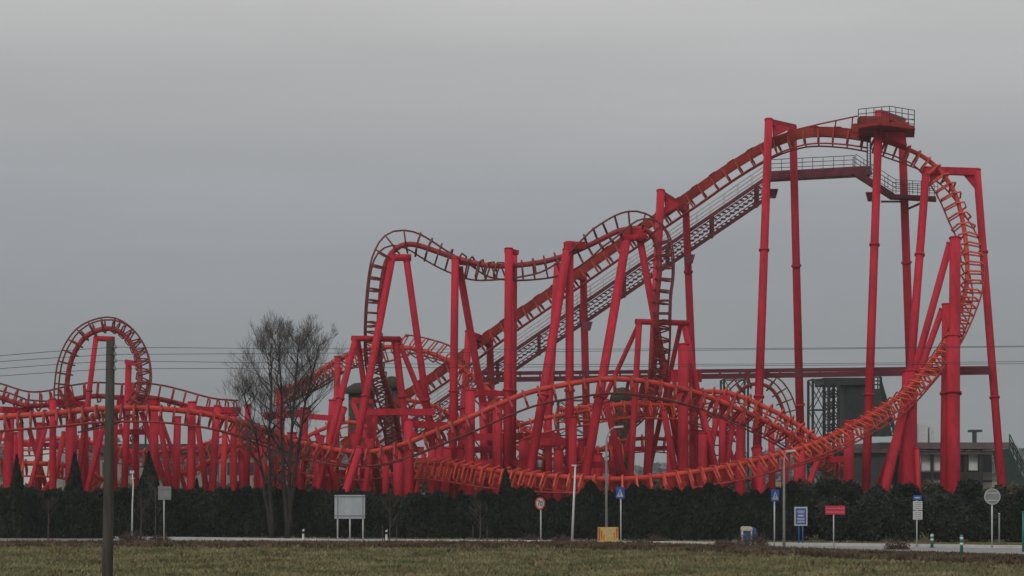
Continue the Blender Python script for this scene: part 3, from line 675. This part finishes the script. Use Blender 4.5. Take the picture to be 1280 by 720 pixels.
# rough grass over the verge and the field, uncountable
n = 75000
pxr = rng.uniform(-40, 1320, n); Yr = rng.uniform(76, 112, n); nearv = near(pxr)-.5
Yr = np.minimum(Yr, nearv-rng.uniform(0,3,n)); onv = (nearv-Yr) < 6
zb = np.where(onv, .06, .0)
C = np.stack([(pxr-CX)/F*Yr, Yr, zb+rng.uniform(0,.09,n)*np.where(onv,1.6,.8)], 1)
o = card_mesh('grass', C[~onv], .10, M['grassb'], vert=True, aspect=2.2); tag(o, kind='stuff', label='rough winter grass of the field', cat='grass')
o = card_mesh('dry_grass', np.concatenate([C[onv], C[onv]+np.array([.11,.07,.02])]), .11, M['grassv'], vert=True, aspect=2.4); tag(o, kind='stuff', label='brown dry grass on the bank along the road', cat='grass')
tc_ = np.stack([rng.uniform(-36, 36, 240), rng.uniform(77, 107, 240)], 1); reps = rng.integers(15, 45, 240)
tp = np.repeat(tc_, reps, axis=0); tp = tp+rng.normal(0, 1, tp.shape)*np.array([.22,.30])
tz = np.abs(rng.normal(0, .10, len(tp)))
keep = tp[:,1] < near(tp[:,0]/tp[:,1]*F+CX)-6
o = card_mesh('grass_tussocks', np.concatenate([tp, tz[:,None]], 1)[keep], .12, mat('tussock_blade', (.13,.11,.055), .9, .35, .5, col2=(.24,.19,.10), spec=.1), vert=True, aspect=2.4); tag(o, kind='stuff', label='dry tussocks scattered over the field', cat='grass')
n = 9000; pxr = rng.uniform(-40,1320,n); Yr = far(pxr)+1.0+rng.uniform(0,2.2,n)
o = card_mesh('ground_cover', np.stack([(pxr-CX)/F*Yr, Yr, rng.uniform(0,.14,n)], 1), .10, M['grassb'], vert=True); tag(o, kind='stuff', label='low growth along the foot of the hedge', cat='ground cover')

# ------------------------------------------------------------------ signs and street furniture
def post(g, h, r=.035, x=0): g.tube([(x,0,0),(x,0,h)], r, 8)
def place(px, py, name, label, cat, rz=0, group=None):
    """stands on the ground where its foot is seen"""
    Y = F*H/(py-HY); return thing(name, G(px,Y), label, cat, group, rz), Y/F
def disc(g, r, z, y0, y1, n=28, r0=0.0):
    if r0 == 0: g.prism([(r*math.cos(2*math.pi*k/n), y0, z+r*math.sin(2*math.pi*k/n)) for k in range(n)], (0, y1-y0, 0))
    else:
        for k in range(n):
            a, b_ = 2*math.pi*k/n, 2*math.pi*(k+1)/n
            g.prism([(r0*math.cos(a),y0,z+r0*math.sin(a)),(r*math.cos(a),y0,z+r*math.sin(a)),(r*math.cos(b_),y0,z+r*math.sin(b_)),(r0*math.cos(b_),y0,z+r0*math.sin(b_))], (0,y1-y0,0))
# small square sign seen from the back
r_, s = place(205, 678, 'road_sign', 'small square grey sign back on a thin post left of the bare trees', 'sign')
g = MB(); post(g, 3.35); local(g, 'post', M['galv'], r_, True)
g = MB(); g.box((.05,-.06,2.95), (.78,.02,.80)); g.box((.05,-.085,3.2), (.7,.03,.04)); g.box((.05,-.085,2.7), (.7,.03,.04)); local(g, 'panel', M['sgrey'], r_)
# white leaning post on the left
r_, s = place(165, 674, 'marker_pole', 'thin white crooked pole beside the utility pole before the hedge', 'pole')
g = MB(); g.tube([(0,0,0),(.02,0,2),(.08,0,3.4),(.02,0,4.1)], [.055,.05,.045,.035], 8); local(g, 'pole_shaft', M['white'], r_, True)
g = MB(); g.box((0,0,4.2), (.25,.15,.18)); g.box((.05,0,3.8), (.2,.12,.08)); local(g, 'lamp_head', M['galv'], r_)
# billboard back
r_, s = place(437, 678, 'billboard', 'large grey rectangular billboard seen from behind on three pale legs', 'billboard')
for x in (-.72,.02,.80):
    g = MB(); post(g, 2.75, .045, x); local(g, 'leg', M['white'], r_, True)
g = MB(); g.box((.02,-.08,2.13), (1.82,.03,1.42)); local(g, 'panel', M['sgrey2'], r_)
g = MB()
for z in (1.6,2.75): g.box((.02,-.115,z), (1.8,.03,.05))
for x in (-.7,.8): g.box((x,-.12,2.13), (.05,.035,1.4))
local(g, 'panel_ribs', M['sgrey'], r_)
# small delineator posts
for px, py, lab in ((379,678,'short white roadside marker post right of the bare trees'),(483,679,'short white roadside marker post by the staked sapling')):
    r_, s = place(px, py, 'delineator_post', lab, 'marker post', group='short roadside marker posts')
    g = MB(); g.prism([(-.06,-.03,0),(.06,-.03,0),(.06,-.03,.82),(-.06,-.03,.74)], (0,.06,0)); local(g, 'post_body', M['white'], r_)
    g = MB(); g.box((0,-.035,.6), (.125,.012,.16)); local(g, 'reflector', M['sblk'], r_)
# speed limit
r_, s = place(676, 679, 'speed_sign', 'round speed limit sign reading 70 with red rim', 'sign', rz=R(-40))
g = MB(); post(g, 2.6, .04); local(g, 'post', M['galv'], r_, True)
g = MB(); disc(g, .37, 2.36, -.07, -.05); local(g, 'disc', M['signw'], r_)
g = MB(); disc(g, .375, 2.36, -.076, -.071, r0=.29); local(g, 'rim', M['sred'], r_)
g = MB()
def seg(g, x0, z0, x1, z1, w=.055, y=-.078): g.beam((x0,y,z0), (x1,y,z1), w, .008, up=(0,1,0))
seg(g, -.19,2.51,-.02,2.51); seg(g, -.035,2.52,-.13,2.21)
n_ = 20
for k in range(n_):
    a, b_ = 2*math.pi*k/n_, 2*math.pi*(k+1)/n_
    seg(g, .105+.07*math.cos(a), 2.36+.14*math.sin(a), .105+.07*math.cos(b_), 2.36+.14*math.sin(b_), .05)
local(g, 'digits', M['sblk'], r_)
# leaning white pole
r_, s = place(715, 680, 'white_pole', 'leaning plain white pole between the speed sign and the street lamp', 'pole')
g = MB(); g.tube([(0,0,0),(.19,0,4.55)], [.075,.05], 10); local(g, 'pole_shaft', M['white'], r_, True)
g = MB(); g.box((.13,0,4.6), (.30,.12,.09)); local(g, 'cap', M['galv'], r_)
# street lamps
def lamp(px, py, top, arm, label):
    r_, s = place(px, py, 'street_lamp', label, 'street lamp', group='street lamps along the road'); h = (py-top)*s
    g = MB(); pts = [(0,0,0),(0,0,h-.9)]+[(arm*(1-math.cos(t)), 0, h-.9+.9*math.sin(t)) for t in (.3,.6,.9,1.2,1.5)]
    g.tube(pts, [.085,.06]+[.04]*5, 10); local(g, 'pole_shaft', M['conc'], r_, True)
    g = MB(); e = pts[-1]; g.prism([(e[0]-.05,-.1,e[2]-.05),(e[0]+.5*(1 if arm > 0 else -1),-.1,e[2]),(e[0]+.45*(1 if arm > 0 else -1),-.1,e[2]+.1),(e[0]-.05,-.1,e[2]+.06)], (0,.2,0)); local(g, 'lamp_head', M['galv'], r_)
lamp(758, 681, 534, .55, 'pale street lamp with curved arm standing behind the yellow board')
lamp(980, 684, 564, .18, 'pale slim street lamp beside the right-hand pedestrian sign')
# yellow and orange board
r_, s = place(760, 682, 'advertising_board', 'low yellow board with orange upright stripes at the lamp foot', 'board')
r_.location.z = .12
g = MB(); g.box((0,0,.52), (1.18,.06,.84)); local(g, 'panel', M['yel'], r_)
for x, w, h, z in ((-.5,.10,.74,.52),(-.36,.07,.5,.5),(-.24,.05,.34,.34),(.5,.09,.6,.6),(.36,.05,.4,.45)): g = MB(); g.box((x,-.036,z), (w,.012,h)); local(g, 'stripe', M['orng'], r_)
g = MB()
for x, w, h, z in ((-.12,.10,.34,.70),(.08,.2,.10,.86),(.06,.16,.12,.62),(.26,.07,.26,.74),(.12,.26,.10,.40)): g.box((x,-.036,z), (w,.012,h))
local(g, 'pale_patches', M['beige'], r_)
g = MB()
for x in (-.45,.45): g.box((x,.05,.08), (.05,.3,.16))
local(g, 'feet', M['galv'], r_)
# pedestrian crossing signs
def ped(px, py, top, label, rz):
    r_, s = place(px, py, 'crossing_sign', label, 'sign', rz=rz, group='pedestrian crossing signs'); h = (py-top)*s
    g = MB(); post(g, h-.05, .04); local(g, 'post', M['galv'], r_, True)
    g = MB(); g.box((0,-.06,h-.33), (.62,.02,.66)); local(g, 'panel', M['sblue'], r_)
    g = MB(); g.prism([(-.23,-.078,h-.56),(.23,-.078,h-.56),(0,-.078,h-.10)], (0,.006,0)); local(g, 'triangle', M['signw'], r_)
    g = MB(); c = h-.38
    disc(g, .035, c+.13, -.086, -.080, 12)
    for a in ((0,c+.09,-.02,c-.02),(-.02,c-.02,-.09,c-.14),(-.02,c-.02,.07,c-.14),(0,c+.07,.09,c+.0),(0,c+.07,-.09,c+.0)): seg(g, a[0],a[1],a[2],a[3],.03,-.083)
    local(g, 'walking_figure', M['sblk'], r_)
ped(776, 680, 609, 'blue pedestrian crossing sign just right of the lamp with the curved arm', R(-38))
ped(968, 683, 612, 'blue pedestrian crossing sign just left of the slim street lamp', R(35))
# blue and white box
r_, s = place(934, 681, 'ticket_machine', 'small blue and white kiosk box with beige top on the pavement', 'kiosk')
g = MB(); g.box((-.30,0,.5), (.08,.5,1.0)); g.box((.22,0,.5), (.08,.5,1.0)); g.box((-.04,.1,.5), (.44,.3,.98)); local(g, 'housing', M['signw'], r_)
g = MB(); g.box((-.04,-.1,.42), (.43,.06,.66)); local(g, 'front_panel', M['sblue'], r_)
g = MB(); g.prism([(-.36,-.28,.82),(.28,-.28,.82),(.28,-.28,.98),(.2,-.28,1.06),(-.28,-.28,1.06),(-.36,-.28,.98)], (0,.56,0)); local(g, 'top', M['beige'], r_)
g = MB(); g.tube([(.28,0,.55),(.42,-.05,.45),(.5,0,.62),(.5,0,.9),(.3,0,1.02)], .04, 6); g.box((.42,0,.78), (.14,.3,.34)); local(g, 'hose', M['sblue'], r_)
r_, s = place(919, 682, 'stone_bin', 'small pale grey litter bin left of the blue and white box', 'bin')
g = MB(); g.tube([(0,0,0),(0,0,.22),(0,0,.30)], [.15,.17,.12], 10); local(g, 'bin_body', M['conc'], r_)
g = MB(); g.tube([(0,0,.30),(0,0,.34)], .13, 10); local(g, 'lid', M['sgrey'], r_)
# blue info board
r_, s = place(1001, 682, 'information_board', 'upright blue information board with white border on two blue posts', 'sign')
for x in (-.11,.11):
    g = MB(); post(g, 1.2, .035, x); local(g, 'post', M['sblue'], r_, True)
g = MB(); g.box((0,-.03,1.68), (.74,.05,1.08)); local(g, 'border', M['signw'], r_)
g = MB(); g.box((0,-.06,1.68), (.60,.02,.92)); local(g, 'panel', M['sblue'], r_)
g = MB()
for z, w, h in ((1.98,.44,.05),(1.88,.36,.04),(1.72,.34,.09),(1.56,.46,.04),(1.48,.4,.04),(1.36,.44,.06)): g.box((0,-.075,z), (w,.01,h))
local(g, 'text_lines', M['signw'], r_)
# red sign
r_, s = place(1042, 683, 'direction_sign', 'wide low red sign with two faint pale lines on one post', 'sign')
g = MB(); post(g, 2.3, .035); local(g, 'post', M['galv'], r_, True)
g = MB(); g.box((.08,-.05,2.06), (1.12,.03,.50)); local(g, 'panel', M['sred'], r_)
g = MB()
for z in (2.16,1.95):
    x = -.42
    while x < .56:
        w = random.uniform(.05,.12); g.box((x+w/2,-.07,z), (w,.01,.07)); x += w+.035
local(g, 'text_lines', mat('faded_pink', (.5,.16,.2), .6, .1, 3), r_)
# bus stop sign
r_, s = place(1146, 684, 'bus_stop_sign', 'bus stop post with small blue header over two white timetable boards', 'sign')
g = MB(); post(g, 2.85, .035); local(g, 'post', M['galv'], r_, True)
g = MB(); g.box((.02,-.05,2.78), (.48,.03,.26)); local(g, 'header', M['sblue'], r_)
for z in (2.34,1.80):
    g = MB(); g.box((.04,-.05,z), (.52,.03,.50)); p_ = local(g, 'timetable_board', M['signw'], r_)
    g = MB()
    for k in range(4): g.box((.04,-.07,z+.16-.11*k), (.38,.01,.03))
    local(g, 'text_lines', M['sgrey'], p_)
g = MB(); g.box((.02,-.07,2.78), (.3,.01,.06)); local(g, 'text_lines', M['signw'], r_)
# green and white bollards
for px, py, h, lab in ((1165,685,.82,'green and white banded bollard, the farther one nearer the bus stop sign'),(1202,694,1.05,'green and white banded bollard, the nearer one towards the round grey sign')):
    r_, s = place(px, py, 'bollard', lab, 'bollard', group='green and white road bollards')
    g = MB(); g.tube([(0,0,.03),(0,0,h-.05),(0,0,h)], [.085,.085,.04], 12); local(g, 'bollard_post', M['tgrn'], r_, True)
    for z in (.48,.76):
        g = MB(); g.tube([(0,0,h*z),(0,0,h*z+.13)], .09, 12); local(g, 'band', M['white'], r_, True)
    g = MB(); g.tube([(0,0,0),(0,0,.05)], .15, 12); local(g, 'base', M['tgrn'], r_)
# round grey sign back
r_, s = place(1240, 685, 'round_sign', 'large round grey sign disc seen from behind near the right edge', 'sign')
g = MB(); post(g, 3.3, .045); local(g, 'post', M['galv'], r_, True)
g = MB(); disc(g, .44, 2.86, -.08, -.055); g.mi = 0; local(g, 'disc', M['sgrey'], r_)
g = MB(); disc(g, .445, 2.86, -.095, -.05, r0=.41)
for z in (2.65,3.05): g.box((0,-.1,z), (.7,.03,.04))
local(g, 'rim', M['galv'], r_)
r_, s = place(1249, 685, 'steel_post', 'plain dark grey post just right of the round grey sign', 'post')
g = MB(); post(g, 1.9, .045); local(g, 'post_shaft', M['sgrey'], r_, True); g = MB(); g.tube([(0,0,1.9),(0,0,1.94)], .06, 8); local(g, 'cap', M['galv'], r_)
r_, s = place(1279, 690, 'green_post', 'tall green post cut by the right edge', 'post')
g = MB(); post(g, 2.1, .06); local(g, 'post_shaft', M['tgrn'], r_, True); g = MB(); g.tube([(0,0,2.1),(0,0,2.16)], .08, 8); local(g, 'cap', M['tgrn'], r_)

# ------------------------------------------------------------------ utility pole and cables
YP = 55.0
ur = thing('utility_pole', G(133.5,YP), 'tall dark wooden utility pole in the foreground left', 'utility pole')
g = MB(); zt = P(0,425,YP).z; x0 = G(133.5,YP).x; xt = (138.3-CX)/F*YP-x0
g.tube([(0,0,-.2),(xt*.3,0,zt*.3),(xt*.6,0,zt*.6),(xt,0,zt)], [.165,.155,.14,.125], 14); local(g, 'pole_shaft', M['pole'], ur, True)
wires = [(434,445,435,437,433),(443,452,444,440,435),(451,461,452.5,456,452),(461,470,462,459,457)]
for i, w in enumerate(wires):
    z = P(0,w[0],YP).z; g = MB(); sd = .14 if i % 2 == 0 else .13
    g.tube([(xt,0,z),(xt+sd,-.04,z)], .018, 6); g.tube([(xt+sd,-.04,z-.05),(xt+sd,-.04,z),(xt+sd,-.04,z+.07)], [.04,.05,.025], 8)
    local(g, 'insulator', M['sgrey'], ur)
    a = Vector((x0+xt+sd, YP-.04, z))
    # right span runs away to a pole beyond the frame, left span to one nearer the left
    pts = []
    cxs = [144,300,640,960,1280,1560]; cys = [w[0],w[2],w[3],(w[3]+w[4])/2,w[4],w[4]-5]; Ys = [YP-.04,62,80,98,116,130]
    for k in range(61):
        px_ = 144+(1560-144)*k/60; t = (px_-144)/(1560-144)
        py_ = w[0]+(w[4]-5-w[0])*t+ (w[3]-(w[0]+(w[4]-5-w[0])*.35))*4.4*.25*4*t*(1-t)*.9
        Yk = YP-.04+75*t
        pts.append(P(px_, py_, Yk))
    pts[0] = a
    g = MB(); g.tube(pts, [.007+.007*k/60 for k in range(61)], 4, cap=False)
    pl = [a]
    for k in range(1, 25):
        px_ = 144-(144+260)*k/24; t = k/24
        py_ = w[0]+(w[1]-w[0])*(144-px_)/144*.82 + .00008*(144-px_)**2
        pl.append(P(px_, py_, YP-.04-10*t))
    g.tube(pl, .007, 4, cap=False)
    o = g.build('power_cable', M['blk'], origin=a)
    tag(o, ['topmost power cable on the wooden pole','second power cable from the top on the wooden pole','third power cable from the top on the wooden pole','lowest power cable on the wooden pole'][i], 'power cable', group='power cables on the wooden pole')

# ------------------------------------------------------------------ buildings and steelwork behind
def wbox(g, x0, y0, x1, y1, Y, D): # picture rectangle at depth Y, D deep
    a = P(x0,y1,Y); b_ = P(x1,y0,Y); g.box(((a.x+b_.x)/2, Y+D/2, (max(a.z,0)+b_.z)/2), (b_.x-a.x, D, b_.z-max(a.z,0)))
Yb = 205
br = thing('low_building', G(220,Yb), 'long low grey building with a dark flat roof behind the left coaster columns', 'building')
def bpart(name, m, parent, *rects):
    g = MB()
    for r in rects: wbox(g, *r)
    return g.build(name, m, parent, origin=P(rects[0][0],rects[0][1],rects[0][4]))
w_ = bpart('wall', M['wall'], br, (118,566,345,640,Yb,14))
bpart('roof', M['roof'], br, (112,555,350,566,Yb-.8,16)); bpart('roof_edge', M['galv'], br, (112,553,350,555,Yb-.9,16.2))
for x in range(128, 335, 26):
    bpart('window', M['glass'], br, (x,578,x+14,594,Yb-.05,.3))
for x in range(122, 345, 15): bpart('wall_pilaster', M['fascia'], br, (x,566,x+1.2,630,Yb-.12,.2))
bpart('door', M['blk'], br, (300,584,308,622,Yb-.06,.3))
tr_ = thing('marquee', G(45,200), 'white marquee tent behind the coaster at the far left', 'tent')
g = MB()
for x0_, x1_ in ((26,45),(45,64)):
    a = P(x0_,600,200); b_ = P(x1_,560,200); top = P((x0_+x1_)/2,547,204)
    n0 = len(g.v); g.v += [(a.x,200,b_.z),(b_.x,200,b_.z),(b_.x,208,b_.z),(a.x,208,b_.z),tuple(top)]
    for q in ((0,1,4),(1,2,4),(2,3,4),(3,0,4)): g.f.append(tuple(n0+i for i in q)); g.m.append(0)
g.build('canopy', M['pale'], tr_, origin=P(26,560,200))
bpart('wall', M['pale'], tr_, (26,562,64,640,200.1,7.8))
g = MB()
for x0_ in (26,45,64): g.beam(P(x0_,560,199.9), G(x0_,199.9), .15)
g.build('frame', M['galv'], tr_, origin=P(26,560,199.9))
# right pavilion
Yr = 205
rr = thing('pavilion', G(1180,Yr), 'flat roofed open pavilion with pale panels behind the right coaster columns', 'building')
bpart('roof', M['fascia'], rr, (1100,553,1266,561,Yr-1,16)); bpart('lower_fascia', M['fascia'], rr, (1100,563,1262,568,Yr-.5,14))
bpart('rear_wall', M['roof'], rr, (1070,568,1150,640,Yr+10,1)); bpart('rear_wall', M['roof'], rr, (1203,568,1240,640,Yr+10,1))
for x0_, x1_ in ((1152,1163),(1167,1184),(1211,1222)): bpart('window', M['pale'], rr, (x0_,568,x1_,588,Yr+.6,.3))
bpart('sill_band', M['wall'], rr, (1146,590,1240,600,Yr+4,.5)); bpart('base_wall', M['wall'], rr, (1146,603,1240,640,Yr+3,.5))
for x in (1106,1148,1165,1186,1207,1226,1258):
    g = MB(); g.beam(P(x,568,Yr), G(x,Yr), .32); g.build('pillar', M['blk'], rr, origin=P(x,568,Yr))
bpart('rooftop_unit', M['galv'], rr, (1148,530,1160,553,Yr+4,3), (1162,534,1168,553,Yr+4,2)); bpart('rooftop_vent', M['roof'], rr, (1215,537,1228,540,Yr+4,2), (1218,540,1221,553,Yr+4,1))
for a in ((1168,587,1184,572),(1203,560,1228,588),(1228,560,1203,588)):
    g = MB(); g.beam(P(a[0],a[1],Yr+2), P(a[2],a[3],Yr+2), .2); g.build('diagonal_brace', M['blk'], rr, origin=P(a[0],a[1],Yr+2))
# sloping green steelwork at the right edge
sr_ = thing('steel_ramp', G(1262,195), 'dark green steel ramp with handrail sloping down at the right edge', 'ramp')
g = MB(); g.prism([P(1250,563,195),P(1262,560,195),P(1300,640,195),P(1262,640,195)], (0,3,0)); g.build('ramp_body', M['grn'], sr_, origin=P(1250,563,195))
railing(P(1262,560,195), P(1300,640,195), sr_, 8, M['grn'], h=1.4, r=.06)
# lattice towers
def lattice(px0, px1, top, Y, label, bay=14, m='blk', D=3, name='lattice_tower', th=.18):
    r_ = thing(name, G((px0+px1)/2,Y), label, 'steel tower')
    for x in (px0, px1):
        for dd in (0, D):
            g = MB(); a = P(x, top, Y); a.y += dd; b_ = Vector((a.x, a.y, 0)); g.beam(a, b_, th*1.6); g.build('mast', M[m], r_, origin=a)
    g = MB(); y = top
    bot = HY+F*H/Y
    while y < bot-bay:
        for dd in (0, D):
            o = Vector((0,dd,0)); g.beam(P(px0,y,Y)+o, P(px1,y,Y)+o, th*.7); g.beam(P(px0,y,Y)+o, P(px1,y+bay,Y)+o, th*.6); g.beam(P(px1,y,Y)+o, P(px0,y+bay,Y)+o, th*.6)
        for x in (px0, px1): g.beam(P(x,y,Y), P(x,y,Y)+Vector((0,D,0)), th*.7)
        y += bay
    g.build('bracing', M[m], r_, origin=P(px0,top,Y)); return r_
lattice(1016, 1036, 474, 196, 'black lattice tower left of the dark steel structure, below the long girder', bay=38, th=.15)
t2 = lattice(1036, 1048, 478, 197, 'narrow black lattice mast against the dark steel structure', bay=14)
lattice(698, 734, 500, 200, 'thin black lattice frame behind the middle of the coaster', bay=22, th=.14)
lattice(905, 935, 474, 200, 'dark lattice frame with one thick post left of the tall lift columns', bay=48, th=.13)
dt = thing('drop_structure', G(1085,198), 'dark green and black steel tower with a stepped slope behind the right lift column', 'ride structure')
bpart('tower_cladding', M['blk'], dt, (1058,474,1082,534,198,5)); bpart('head_beam', M['blk'], dt, (1030,472,1088,481,197.5,6))
g = MB(); g.prism([P(1090,486,198),P(1102,486,198),P(1116,545,198),P(1090,545,198)], (0,4,0)); g.build('slope', M['grn'], dt, origin=P(1090,486,198))
railing(P(1100,486,198), P(1118,548,198), dt, 9, M['grn'], h=1.3, r=.07); railing(P(1088,486,198), P(1102,486,198), dt, 3, M['grn'], h=1.2, r=.07)
bpart('lower_hall', M['roof'], dt, (1040,566,1108,640,200,8)); bpart('hall_fascia', M['fascia'], dt, (1036,560,1112,566,199.5,9))
# thatched huts
def hut(px, top, w, eave, Y, label, wallm='olive'):
    r_ = thing('thatched_hut', G(px,Y), label, 'hut'); k = Y/F
    g = MB(); zt = P(0,top,Y).z; ze = P(0,eave,Y).z; R0 = w/2*k
    g.tube([(0,0,ze),(0,0,ze+(zt-ze)*.5),(0,0,zt-.1),(0,0,zt)], [R0,R0*.85,R0*.45,.05], 16); local(g, 'roof', M['olive'], r_, True)
    g = MB(); g.tube([(0,0,0),(0,0,ze)], R0*.72, 16); local(g, 'wall', M['walk'] if wallm == 'walk' else M['olive'], r_, True)
hut(452, 478, 46, 492, 188, 'dark thatched round roof hut behind the left legs of the rollover', 'olive')
hut(778, 484, 34, 503, 190, 'dark brown rounded hut tower behind the middle of the coaster', 'olive')
hut(490, 470, 26, 486, 192, 'small dark thatched roof tower left of the lift foot', 'olive')
# dark stair left
sl = thing('steel_stair', G(170,198), 'small dark steel stair behind the coaster above the low building', 'stair')
g = MB(); g.beam(P(163,552,198), P(182,534,198), .25, .25); g.beam(P(163,547,198), P(182,529,198), .12, .12)
for k in range(7): g.beam(P(163+3*k,552-2.8*k,198), P(163+3*k,547-2.8*k,198), .1)
g.build('stair_flight', M['blk'], sl, origin=P(163,552,198))
g = MB()
for x in (166,182): g.beam(P(x,550 if x < 170 else 534,198), G(x,198), .18)
g.build('stair_posts', M['blk'], sl, origin=P(166,552,198))
n = 40000; px = rng.uniform(-200,1750,n); Yu = 183+rng.uniform(0,5,n)
hu = np.interp(px, [-60,100,340,420,560,640,840,1000,1340], [2.2,2.4,2.6,4.0,4.2,3.9,3.4,3.0,2.6])+.5*np.sin(px*.05)+.35*np.sin(px*.17+1)
o = card_mesh('undergrowth', np.stack([(px-CX)/F*Yu, Yu, rng.uniform(0,1,n)**.8*hu], 1), .34, mat('brown_undergrowth', (.06,.055,.042), .95, .4, .3, col2=(.12,.10,.075), spec=.1)); tag(o, kind='stuff', label='brown green undergrowth behind the coaster columns', cat='undergrowth')
# far wood on the horizon
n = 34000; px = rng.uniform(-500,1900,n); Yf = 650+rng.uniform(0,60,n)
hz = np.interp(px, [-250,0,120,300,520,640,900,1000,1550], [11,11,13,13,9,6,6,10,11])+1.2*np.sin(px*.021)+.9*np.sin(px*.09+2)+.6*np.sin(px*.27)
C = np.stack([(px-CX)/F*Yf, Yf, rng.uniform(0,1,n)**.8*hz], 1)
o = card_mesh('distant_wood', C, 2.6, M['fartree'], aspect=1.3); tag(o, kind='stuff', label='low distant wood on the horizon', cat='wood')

hzm = bpy.data.materials.new('haze_air'); hzm.use_nodes = True; nt = hzm.node_tree; nt.nodes.clear()
ou = nt.nodes.new('ShaderNodeOutputMaterial'); pv = nt.nodes.new('ShaderNodeVolumePrincipled'); pv.inputs['Color'].default_value = (.86,.9,.93,1); pv.inputs['Density'].default_value = .0003; pv.inputs['Anisotropy'].default_value = .2
nt.links.new(pv.outputs[0], ou.inputs['Volume'])
g = MB(); g.box((0, 720, 20), (3020, 1480, 42)); tag(g.build('haze', hzm), kind='stuff')
# ------------------------------------------------------------------ world, sun, camera
SUN_EL, SUN_AZ = 38, 200      # compass-like: sun behind the camera, slightly left
w = bpy.data.worlds.new('World'); sc.world = w; w.use_nodes = True; nt = w.node_tree; bg = nt.nodes['Background']
sky = nt.nodes.new('ShaderNodeTexSky'); sky.sky_type = 'NISHITA'; sky.sun_disc = False; sky.sun_elevation = R(SUN_EL); sky.sun_rotation = R(SUN_AZ); sky.dust_density = 4; sky.air_density = 1.5
hs = nt.nodes.new('ShaderNodeHueSaturation'); hs.inputs['Saturation'].default_value = .25; nt.links.new(sky.outputs[0], hs.inputs['Color'])
tc = nt.nodes.new('ShaderNodeTexCoord'); sx = nt.nodes.new('ShaderNodeSeparateXYZ'); nt.links.new(tc.outputs['Generated'], sx.inputs[0])
rp = nt.nodes.new('ShaderNodeValToRGB'); nt.links.new(sx.outputs['Z'], rp.inputs[0])
cr_ = rp.color_ramp; cr_.elements[0].position = 0.0; cr_.elements[0].color = (.290,.308,.315,1); cr_.elements[1].position = 1.0; cr_.elements[1].color = (.72,.70,.68,1)
for pos, c in ((.085,(.304,.326,.348,1)),(.12,(.328,.348,.374,1)),(.16,(.388,.400,.420,1)),(.20,(.475,.478,.488,1)),(.24,(.560,.558,.555,1))):
    e = cr_.elements.new(pos); e.color = c
mp = nt.nodes.new('ShaderNodeMapping'); mp.inputs['Scale'].default_value = (1,1,7); nt.links.new(tc.outputs['Generated'], mp.inputs[0])
nz = nt.nodes.new('ShaderNodeTexNoise'); nz.inputs['Scale'].default_value = 3.2; nz.inputs['Detail'].default_value = 4; nz.inputs['Roughness'].default_value = .5; nt.links.new(mp.outputs[0], nz.inputs[0])
mr = nt.nodes.new('ShaderNodeMapRange'); mr.inputs[1].default_value = .3; mr.inputs[2].default_value = .7; mr.inputs[3].default_value = 9.35*.94; mr.inputs[4].default_value = 9.35*1.06; nt.links.new(nz.outputs['Fac'], mr.inputs[0])
vm = nt.nodes.new('ShaderNodeVectorMath'); vm.operation = 'SCALE'; nt.links.new(rp.outputs[0], vm.inputs[0]); nt.links.new(mr.outputs[0], vm.inputs['Scale'])
mx = nt.nodes.new('ShaderNodeMix'); mx.data_type = 'RGBA'; mx.inputs[0].default_value = .93
nt.links.new(hs.outputs[0], mx.inputs[6]); nt.links.new(vm.outputs[0], mx.inputs[7]); nt.links.new(mx.outputs[2], bg.inputs['Color']); bg.inputs['Strength'].default_value = .1
L = bpy.data.lights.new('sun', 'SUN'); L.energy = 1.0; L.angle = R(20); L.color = (1,.97,.93)
so = bpy.data.objects.new('sun', L); COL.objects.link(so)
az = R(SUN_AZ); el = R(SUN_EL)
dirv = Vector((math.sin(az)*math.cos(el), math.cos(az)*math.cos(el), math.sin(el)))
so.rotation_euler = dirv.to_track_quat('Z', 'Y').to_euler(); so.location = dirv*300
cam = bpy.data.cameras.new('camera'); co = bpy.data.objects.new('camera', cam); COL.objects.link(co)
co.location = (0,0,H); co.rotation_euler = (R(90),0,0); cam.sensor_width = 36; cam.lens = F/1280*36; cam.shift_y = (HY-360)/1280; cam.clip_end = 8000; cam.clip_start = .5
sc.camera = co
vs = sc.view_settings; vs.view_transform = 'Standard'; vs.look = 'None'; vs.exposure = 0; vs.gamma = 1; vs.use_curve_mapping = False
